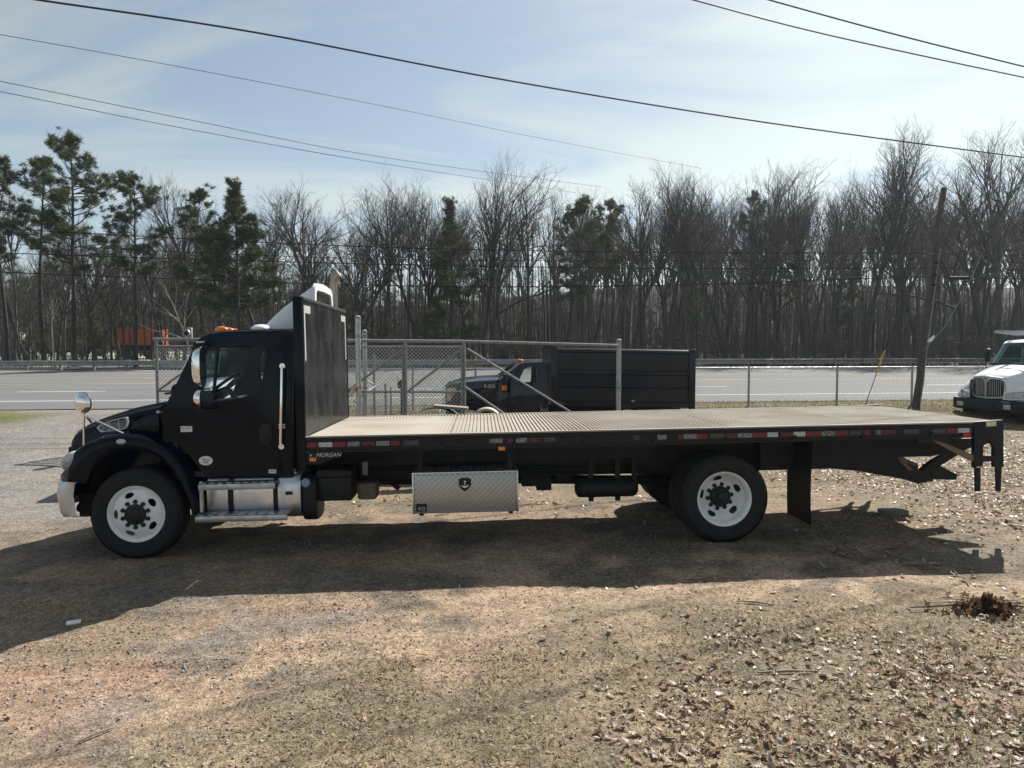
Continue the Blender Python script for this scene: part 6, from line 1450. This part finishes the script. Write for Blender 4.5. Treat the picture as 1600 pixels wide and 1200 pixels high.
def pine_tree(seed, H=14., low=.5, width=.22, dens=1., limbs=34, clump=.43, droop=0.):
    r = random.Random(seed); tr_ = TB(); pos = []; szs = []
    n = 12; pts = [Vector((0, 0, -.2))]; dd = Vector((r.gauss(0, .02), r.gauss(0, .02), 1)).normalized()
    for i in range(n): dd = (dd+Vector((r.gauss(0, .025), r.gauss(0, .025), .03))).normalized(); pts.append(pts[-1]+dd*(H/n))
    r0 = H*.0125; tr_.tube([tuple(q) for q in pts], [r0*(1-.86*i/n)*(1.25 if i == 0 else 1) for i in range(n+1)], 8)
    for k in range(limbs):
        f = low+(1-low)*(k+r.random())/limbs; f = min(f, .99); i = f*n; i0 = int(i); q = pts[i0].lerp(pts[min(i0+1, n)], i-i0)
        t = (f-low)/(1-low); shape = (.35+1.5*t)*(1-t)**.75*1.25 if low > .35 else (1-t)**.8
        ln = H*width*max(.12, shape)*r.uniform(.6, 1.2); az = r.uniform(0, 6.283); el = .05+.62*t+r.gauss(0, .16)-droop
        d_ = Vector((math.cos(az)*math.cos(el), math.sin(az)*math.cos(el), math.sin(el))); bp_ = [q]
        for j in range(4): d_ = (d_+Vector((r.gauss(0, .13), r.gauss(0, .13), r.gauss(0, .1)+.07))).normalized(); bp_.append(bp_[-1]+d_*(ln/4))
        tr_.tube([tuple(z) for z in bp_], [max(.014, r0*(.30-.12*t))*(1-.75*j/4) for j in range(5)], 4)
        for j in range(int(9*dens*ln/1.6)+4):
            g_ = 1-.62*r.random()**1.3; ii_ = g_*4; j0 = min(int(ii_), 3); b = bp_[j0].lerp(bp_[j0+1], ii_-j0)
            off = Vector((r.gauss(0, .28), r.gauss(0, .28), r.gauss(0, .16)+.08))*(.35+.2*ln); c = b+off
            tr_.tube([tuple(b), tuple((b+c)/2+Vector((0, 0, .03))), tuple(c)], [.014, .011, .008], 3); pos.append(tuple(c)); szs.append(r.uniform(.55, 1.15)*clump)
    for k in range(10): pos.append(tuple(pts[-1]+Vector((r.gauss(0, .3), r.gauss(0, .3), r.gauss(0, .3))))); szs.append(.6*clump)
    pos = np.array(pos); szs = np.array(szs); k = RNG.random((len(pos), 1)); t = (np.array([.042, .066, .024])*(1-k)+np.array([.085, .105, .04])*k)*RNG.uniform(.7, 1.25, (len(pos), 1))
    return tr_.get(), scatter(NC, pos, szs, .5, t)
# mesh library
BT = []
specs = [dict(H=13, first=.45, spread=.5, limbs=14), dict(H=14, first=.5, spread=.42, limbs=15, upb=.14), dict(H=12, first=.35, spread=.62, limbs=14, crook=.12), dict(H=13, first=.55, spread=.55, limbs=12), dict(H=14, first=.40, spread=.36, limbs=16, upb=.16), dict(H=13, first=.48, spread=.7, limbs=12, crook=.15), dict(H=15, first=.42, spread=.48, limbs=17, upb=.16, crook=.07), dict(H=12.5, first=.3, spread=.8, limbs=11, crook=.17, upb=.06)]
for i, sp in enumerate(specs):
    (a, b), (c, d_) = bare_tree(100+i, levels=5, kids=(7, 5, 4), **sp)
    BT.append((max(a[:, 2].max(), np.quantile(c[:, 2], .985)), np_mesh(None, a, b, BARKD if i % 3 else BARK, smooth=True), np_mesh(None, c, d_, TWIG), np_mesh(None, a, b, BARKP, smooth=True)))
def treepos(u, d): r = ray(u, 560); x = r.x/r.y*d; return x, d, float(gz(x, d, False))
def topz(v, d): return CAMZ+(540-v)*d/FPX
def bare(u, vt, d, var, label, pale=False, wf=1.):
    x, y, z = treepos(u, d); Hh = topz(vt, d)-z; h0, tm, cm, tp = BT[var]; s_ = Hh/h0
    o = empty('bare_tree', label, 'tree', Matrix.Translation((x, y, z)) @ Matrix.Rotation(RNG.uniform(0, 6.28), 4, 'Z') @ Matrix.Diagonal((s_*wf, s_*wf, s_, 1)), 'bare trees beyond the road')
    link('trunk', tp if pale else tm, o); link('crown', cm, o); return o
# distinctive ones first (photo column, top row, distance)
TREES = [(490, 272, 56, 5, 'bare spreading oak with a round-topped crown right of the dense dark pine', 1.25), (1350, 209, 62, 6, 'tallest bare tree, broad fan crown left of the leaning pole', 1.2), (1570, 210, 56, 6, 'tall bare tree filling the top right corner of the woods', 1.2),
 (600, 286, 58, 0, 'bare tree with airy crown first to the right of the round-topped oak', 1), (642, 292, 60, 3, 'slim bare tree second to the right of the round-topped oak', .9), (690, 278, 62, 2, 'bare tree rising behind the dark evergreen left of centre', 1), (757, 266, 57, 4, 'thick-trunked bare tree at the centre of the wood right of the dark evergreen', 1.), (822, 265, 56, 1, 'bare tree with two rising stems at the middle of the wood', 1),
 (862, 300, 64, 3, 'thin bare tree just left of the mid-wood pine', .8), (925, 300, 63, 0, 'bare tree between the two mid-wood pines', .9), (985, 271, 58, 4, 'bare tree with brushy top right of the second mid-wood pine', 1.05), (1040, 264, 59, 1, 'bare tree with wide brushy crown above the dump body', 1.15), (1085, 280, 64, 3, 'slim bare tree over the right end of the dump body', .9), (1135, 260, 58, 4, 'dense brush-topped bare tree left of the small pine top', 1.15), (1197, 265, 58, 0, 'bare tree with two crowns right of the small pine top', 1.05), (1256, 244, 57, 4, 'bare tree with ascending limbs left of the tallest fan crown', 1.1), (1300, 275, 66, 1, 'bare tree half hidden behind the tallest fan crown at its left', .9), (1400, 270, 66, 3, 'bare tree half hidden behind the tallest fan crown at its right', .9), (1440, 246, 58, 2, 'bare crooked tree just behind the leaning pole', 1.1), (1505, 236, 57, 7, 'bare tree with low spreading limbs right of the leaning pole', 1.), (1635, 225, 58, 1, 'bare tree cut by the right edge of the view', 1.1),
 (20, 300, 55, 3, 'thin bare tree nearest the left edge', .9), (150, 330, 56, 2, 'bare tree between the two tallest left pines', 1), (255, 340, 54, 5, 'crooked bare tree between the left pines', 1), (325, 285, 63, 1, 'pale bare tree top showing left of the dense dark pine', 1), (430, 330, 60, 3, 'slim bare tree between the dense dark pine and the oak', .9), (545, 330, 56, 7, 'low branching bare tree behind the exhaust stack', 1), (580, 345, 53, 5, 'crooked low bare tree right of the exhaust stack', .9), (720, 330, 54, 3, 'slender bare tree behind the gate brace', .7), (790, 330, 54, 0, 'slender bare tree above the pickup cab', .7), (900, 350, 53, 3, 'slender bare tree above the dump body front', .7)]
TREES += [(45, 330, 58, 5, 'leaning bare tree between the left-edge pine and the tallest pine', 1.1), (100, 350, 62, 0, 'bare tree right behind the tallest left pine', 1.1), (185, 345, 60, 7, 'low-forked bare tree left of the open-crowned pine', 1.1), (235, 320, 64, 4, 'brushy bare tree behind the open-crowned pine', 1.1), (305, 345, 58, 2, 'bare tree just right of the thin pine', 1.), (350, 325, 66, 0, 'bare crown behind the left shoulder of the dense dark pine', 1.2), (405, 315, 64, 7, 'bare crown behind the right shoulder of the dense dark pine', 1.2), (455, 350, 58, 5, 'twisted bare tree close left of the round-topped oak', .9), (520, 315, 63, 1, 'bare tree close right of the round-topped oak', 1.1), (560, 300, 66, 4, 'brushy bare tree left of the airy-crowned one', 1.2), (668, 300, 57, 5, 'crooked bare tree left of the dark evergreen clump', 1.1), (735, 300, 60, 2, 'bare tree right behind the dark evergreen clump', 1.), (790, 285, 63, 7, 'wide low-forked bare tree at the wood centre', 1.2), (1010, 300, 56, 5, 'crooked bare tree in front of the brushy tops over the dump body', 1.), (1165, 290, 55, 2, 'bare tree at the small pine top', 1.), (1225, 280, 63, 7, 'low-forked bare tree between two brushy crowns on the right', 1.1), (1290, 300, 54, 5, 'twisted bare tree in front of the tallest fan crown', 1.), (1540, 260, 62, 2, 'bare tree left of the corner tree at top right', 1.1)]
for u, vt, d, var, lab, wf in TREES: bare(u, vt, d, var, lab, False, wf)
bare(86, 432, 49.5, 3, 'pale slender sapling standing just behind the guardrail at left', True, .9)
bare(300, 420, 50.5, 7, 'pale brushy sapling behind the guardrail left of the cab', True, .8)
# conifers
def pine(u, vt, d, gm, label, name='pine_tree', h0=14.):
    (a, b), (c, f, t) = gm; x, y, z = treepos(u, d); s_ = (topz(vt, d)-z)/h0
    o = empty(name, label, 'tree', Matrix.Translation((x, y, z)) @ Matrix.Rotation(RNG.uniform(0, 6.28), 4, 'Z') @ Matrix.Scale(s_, 4), 'evergreens beyond the road')
    np_mesh('trunk', a, b, BARKD, o, smooth=True); np_mesh('crown', c, f, NEED, o, t); return o
pine(118, 222, 51, pine_tree(1, low=.42, width=.24, dens=.7, limbs=44), 'tallest pine at far left with an open layered crown')
pine(70, 248, 53, pine_tree(2, low=.55, width=.20, dens=.65, limbs=28), 'thin pine just left of the tallest left pine')
pine(12, 255, 52, pine_tree(3, low=.5, width=.20, dens=.65, limbs=28), 'sparse pine at the left edge of the view')
pine(212, 284, 51, pine_tree(4, low=.48, width=.23, dens=.7, limbs=38), 'open-crowned pine between the tallest pine and the thin one')
pine(287, 303, 54, pine_tree(5, low=.45, width=.2, dens=.85, limbs=34), 'thin pine left of the dense dark one')
pine(376, 291, 50, pine_tree(6, low=.28, width=.29, dens=1.15, limbs=64, clump=.5), 'dense dark broad pine behind the truck cab')
pine(706, 318, 55, pine_tree(7, low=.15, width=.22, dens=.95, limbs=56, clump=.5), 'dark evergreen clump left of the wood centre')
pine(884, 314, 56, pine_tree(8, low=.38, width=.20, dens=1.0, limbs=44), 'mid-wood pine above the pickup cab')
pine(952, 320, 60, pine_tree(9, low=.5, width=.2, dens=1.0, limbs=30), 'dark second mid-wood pine above the dump body')
pine(1165, 308, 60, pine_tree(10, low=.6, width=.16, dens=.7, limbs=20), 'small pine top poking up among bare trees right of centre')
pine(1215, 345, 62, pine_tree(11, low=.45, width=.22, dens=1.0, limbs=30), 'rounded dark pine half hidden in the right woods')
pine(1090, 370, 62, pine_tree(12, low=.3, width=.2, dens=1.0, limbs=34), 'low dark pine behind the bare trees over the dump body end')
pine(1330, 372, 60, pine_tree(13, low=.35, width=.14, dens=.8, limbs=30), 'dark low evergreen under the tallest fan crown')
# the wood behind reads as one mass
lowT = []
for i, sp in enumerate(specs[:6]):
    (a, b), (c, d_) = bare_tree(300+i, levels=4, kids=(6, 5, 3), **sp); lowT.append((c[:, 2].max(), np.concatenate([a, c]), np.concatenate([b, d_+len(a)])))
V = []; F = []; k0 = 0
for i in range(230):
    d = RNG.uniform(63, 115) if i < 160 else RNG.uniform(105, 145); u = RNG.uniform(-160, 1780) if i % 4 else RNG.uniform(950, 1780)
    if i % 7 == 0: u = RNG.uniform(-120, 560); d = RNG.uniform(56, 95)
    vt = RNG.uniform(340, 420) if u < 560 else RNG.uniform(295, 355) if u < 1200 else RNG.uniform(275, 330)
    if i >= 160: vt += 50
    x, y, z = treepos(u, d); h0, v, f = lowT[RNG.integers(0, 6)]; s_ = (topz(vt, d)-z)/h0; a = RNG.uniform(0, 6.28); ca, sa = math.cos(a), math.sin(a)
    vv = v*s_; vv = np.stack([vv[:, 0]*ca-vv[:, 1]*sa+x, vv[:, 0]*sa+vv[:, 1]*ca+y, vv[:, 2]+z], 1); V.append(vv); F.append(f+k0); k0 += len(v)
tag(np_mesh('woodland', np.concatenate(V), np.concatenate(F), BARKD), 'grey bare winter woodland massed behind the front trees', 'woods', kind='stuff')
# straight poles and undergrowth
tb = TB()
for i in range(760):
    d = RNG.uniform(52, 95); u = RNG.uniform(560, 1760) if i % 3 else RNG.uniform(-100, 560)
    x, y, z = treepos(u, d); h = RNG.uniform(5, 12) if u > 560 else RNG.uniform(3, 8); r = RNG.uniform(.03, .10); b = RNG.normal(0, .03, 2)
    tb.tube([(x, y, z-.1), (x+b[0]*h*.5, y+b[1]*h*.5, z+h*.5), (x+b[0]*h*1.3, y+b[1]*h*1.2, z+h)], [r, r*.75, r*.25], 4)
    for k in range(3):
        f = RNG.uniform(.4, .95); a = RNG.uniform(0, 6.28); l_ = RNG.uniform(.5, 1.8); q = (x+b[0]*h*f, y+b[1]*h*f, z+h*f); tb.tube([q, (q[0]+l_*.6*math.cos(a), q[1]+l_*.6*math.sin(a), q[2]+l_*.6), (q[0]+l_*math.cos(a), q[1]+l_*math.sin(a), q[2]+l_*1.2)], [r*.35, r*.25, .008], 3)
v, f = tb.get(); tag(np_mesh('sapling_thicket', v, f, BARKD), 'close thicket of straight grey saplings under the woods', 'saplings', kind='stuff')
tb = TB()
for i in range(1500):
    u = RNG.uniform(-120, 1750); s_ = RNG.uniform(48, 58) if i % 3 else RNG.uniform(58, 90)
    lf = u < 330
    x, y, z = treepos(u, s_); h = RNG.uniform(.5, 1.5) if lf and i % 4 else RNG.uniform(.8, 3.2)
    if lf and i % 3 == 0: continue
    for k in range(5):
        a = RNG.uniform(0, 6.28); l_ = h*RNG.uniform(.5, 1); e = RNG.uniform(.15, .55); q = (x+RNG.normal(0, .2), y+RNG.normal(0, .2), z)
        m_ = (q[0]+l_*.5*e*math.cos(a), q[1]+l_*.5*e*math.sin(a), z+l_*.55); t_ = (q[0]+l_*e*1.2*math.cos(a), q[1]+l_*e*1.2*math.sin(a), z+l_); tb.tube([q, m_, t_], [.014, .01, .004], 3)
        for j in range(2):
            a2 = a+RNG.normal(0, 1.2); tb.tube([m_, (m_[0]+.3*l_*math.cos(a2), m_[1]+.3*l_*math.sin(a2), m_[2]+.35*l_)], [.008, .003], 3)
v, f = tb.get(); tag(np_mesh('undergrowth', v, f, TWIG), 'tangled grey-brown undergrowth behind the guardrail', 'brush', kind='stuff')
# the far side of the wood: close upright stems climbing the rise
tb = TB()
for i in range(3800):
    d = RNG.uniform(88, 150); u = RNG.uniform(-120, 1740) if i % 3 else RNG.uniform(480, 1740); x, y, z = treepos(u, d)
    h = RNG.uniform(3, 8.5) if u > 480 else RNG.uniform(2, 6); r = RNG.uniform(.03, .09); b = RNG.normal(0, .08, 2)
    tb.tube([(x, y, z-.2), (x+b[0]*h*.6, y+b[1]*h*.6, z+h*.6), (x+b[0]*h*1.2, y+b[1]*h*1.2, z+h)], [r, r*.6, .012], 3)
    for k in range(7):
        f = RNG.uniform(.3, .98); a = RNG.uniform(0, 6.28); l_ = RNG.uniform(.5, 1.9); q = (x+b[0]*h*f, y+b[1]*h*f, z+h*f); tb.tube([q, (q[0]+l_*.7*math.cos(a), q[1]+l_*.7*math.sin(a), q[2]+l_*.8)], [r*.35, .012], 3)
v, f = tb.get(); tag(np_mesh('far_wood', v, f, BARKD), 'dark far wall of close stems on the rise behind', 'woods', kind='stuff')
# low evergreen scrub
pos = []
for i in range(330):
    u = RNG.choice([RNG.uniform(-60, 560), RNG.uniform(560, 1650)], p=[.7, .3]); d = RNG.uniform(100, 122) if i % 2 else RNG.uniform(56, 108)
    if u < 330 and d < 82 and i % 3: continue
    x, y, z = treepos(u, d)
    for k in range(14): pos.append((x+RNG.normal(0, .9), y+RNG.normal(0, .9), z+abs(RNG.normal(1.6, 1.1))+ (RNG.uniform(0, 5.5) if d > 95 else 0)))
pos = np.array(pos); V, F, t = scatter(NC, pos, RNG.uniform(.5, 1.1, len(pos)), .5, np.array([.05, .062, .028])*RNG.uniform(.6, 1.3, (len(pos), 1)))
tag(np_mesh('evergreen_scrub', V, F, NEED, tint=t), 'dull green scrub scattered low under the trees', 'scrub', kind='stuff')

# ------------------------------------------------------------------ thin winter haze
hm_ = bpy.data.materials.new('haze'); hm_.use_nodes = True; t = hm_.node_tree; n = t.nodes
for x in list(n): n.remove(x)
o_ = n.new('ShaderNodeOutputMaterial'); pv_ = n.new('ShaderNodeVolumePrincipled'); pv_.inputs['Color'].default_value = (.80, .88, .95, 1); pv_.inputs['Density'].default_value = .0003; pv_.inputs['Anisotropy'].default_value = .45
t.links.new(pv_.outputs[0], o_.inputs['Volume'])
mb = MB(); mb.box((-560, -110, -4), (560, 960, 32)); hz = mb.build('haze', hm_, None, 0); hz['kind'] = 'stuff'; hz['label'] = 'thin bluish winter haze over the whole place'
SC.cycles.volume_bounces = 0
SC.cycles.max_bounces = 6; SC.cycles.diffuse_bounces = 2; SC.cycles.glossy_bounces = 3; SC.cycles.transmission_bounces = 4; SC.cycles.transparent_max_bounces = 12
SC.cycles.caustics_reflective = False; SC.cycles.caustics_refractive = False; SC.cycles.sample_clamp_indirect = 6
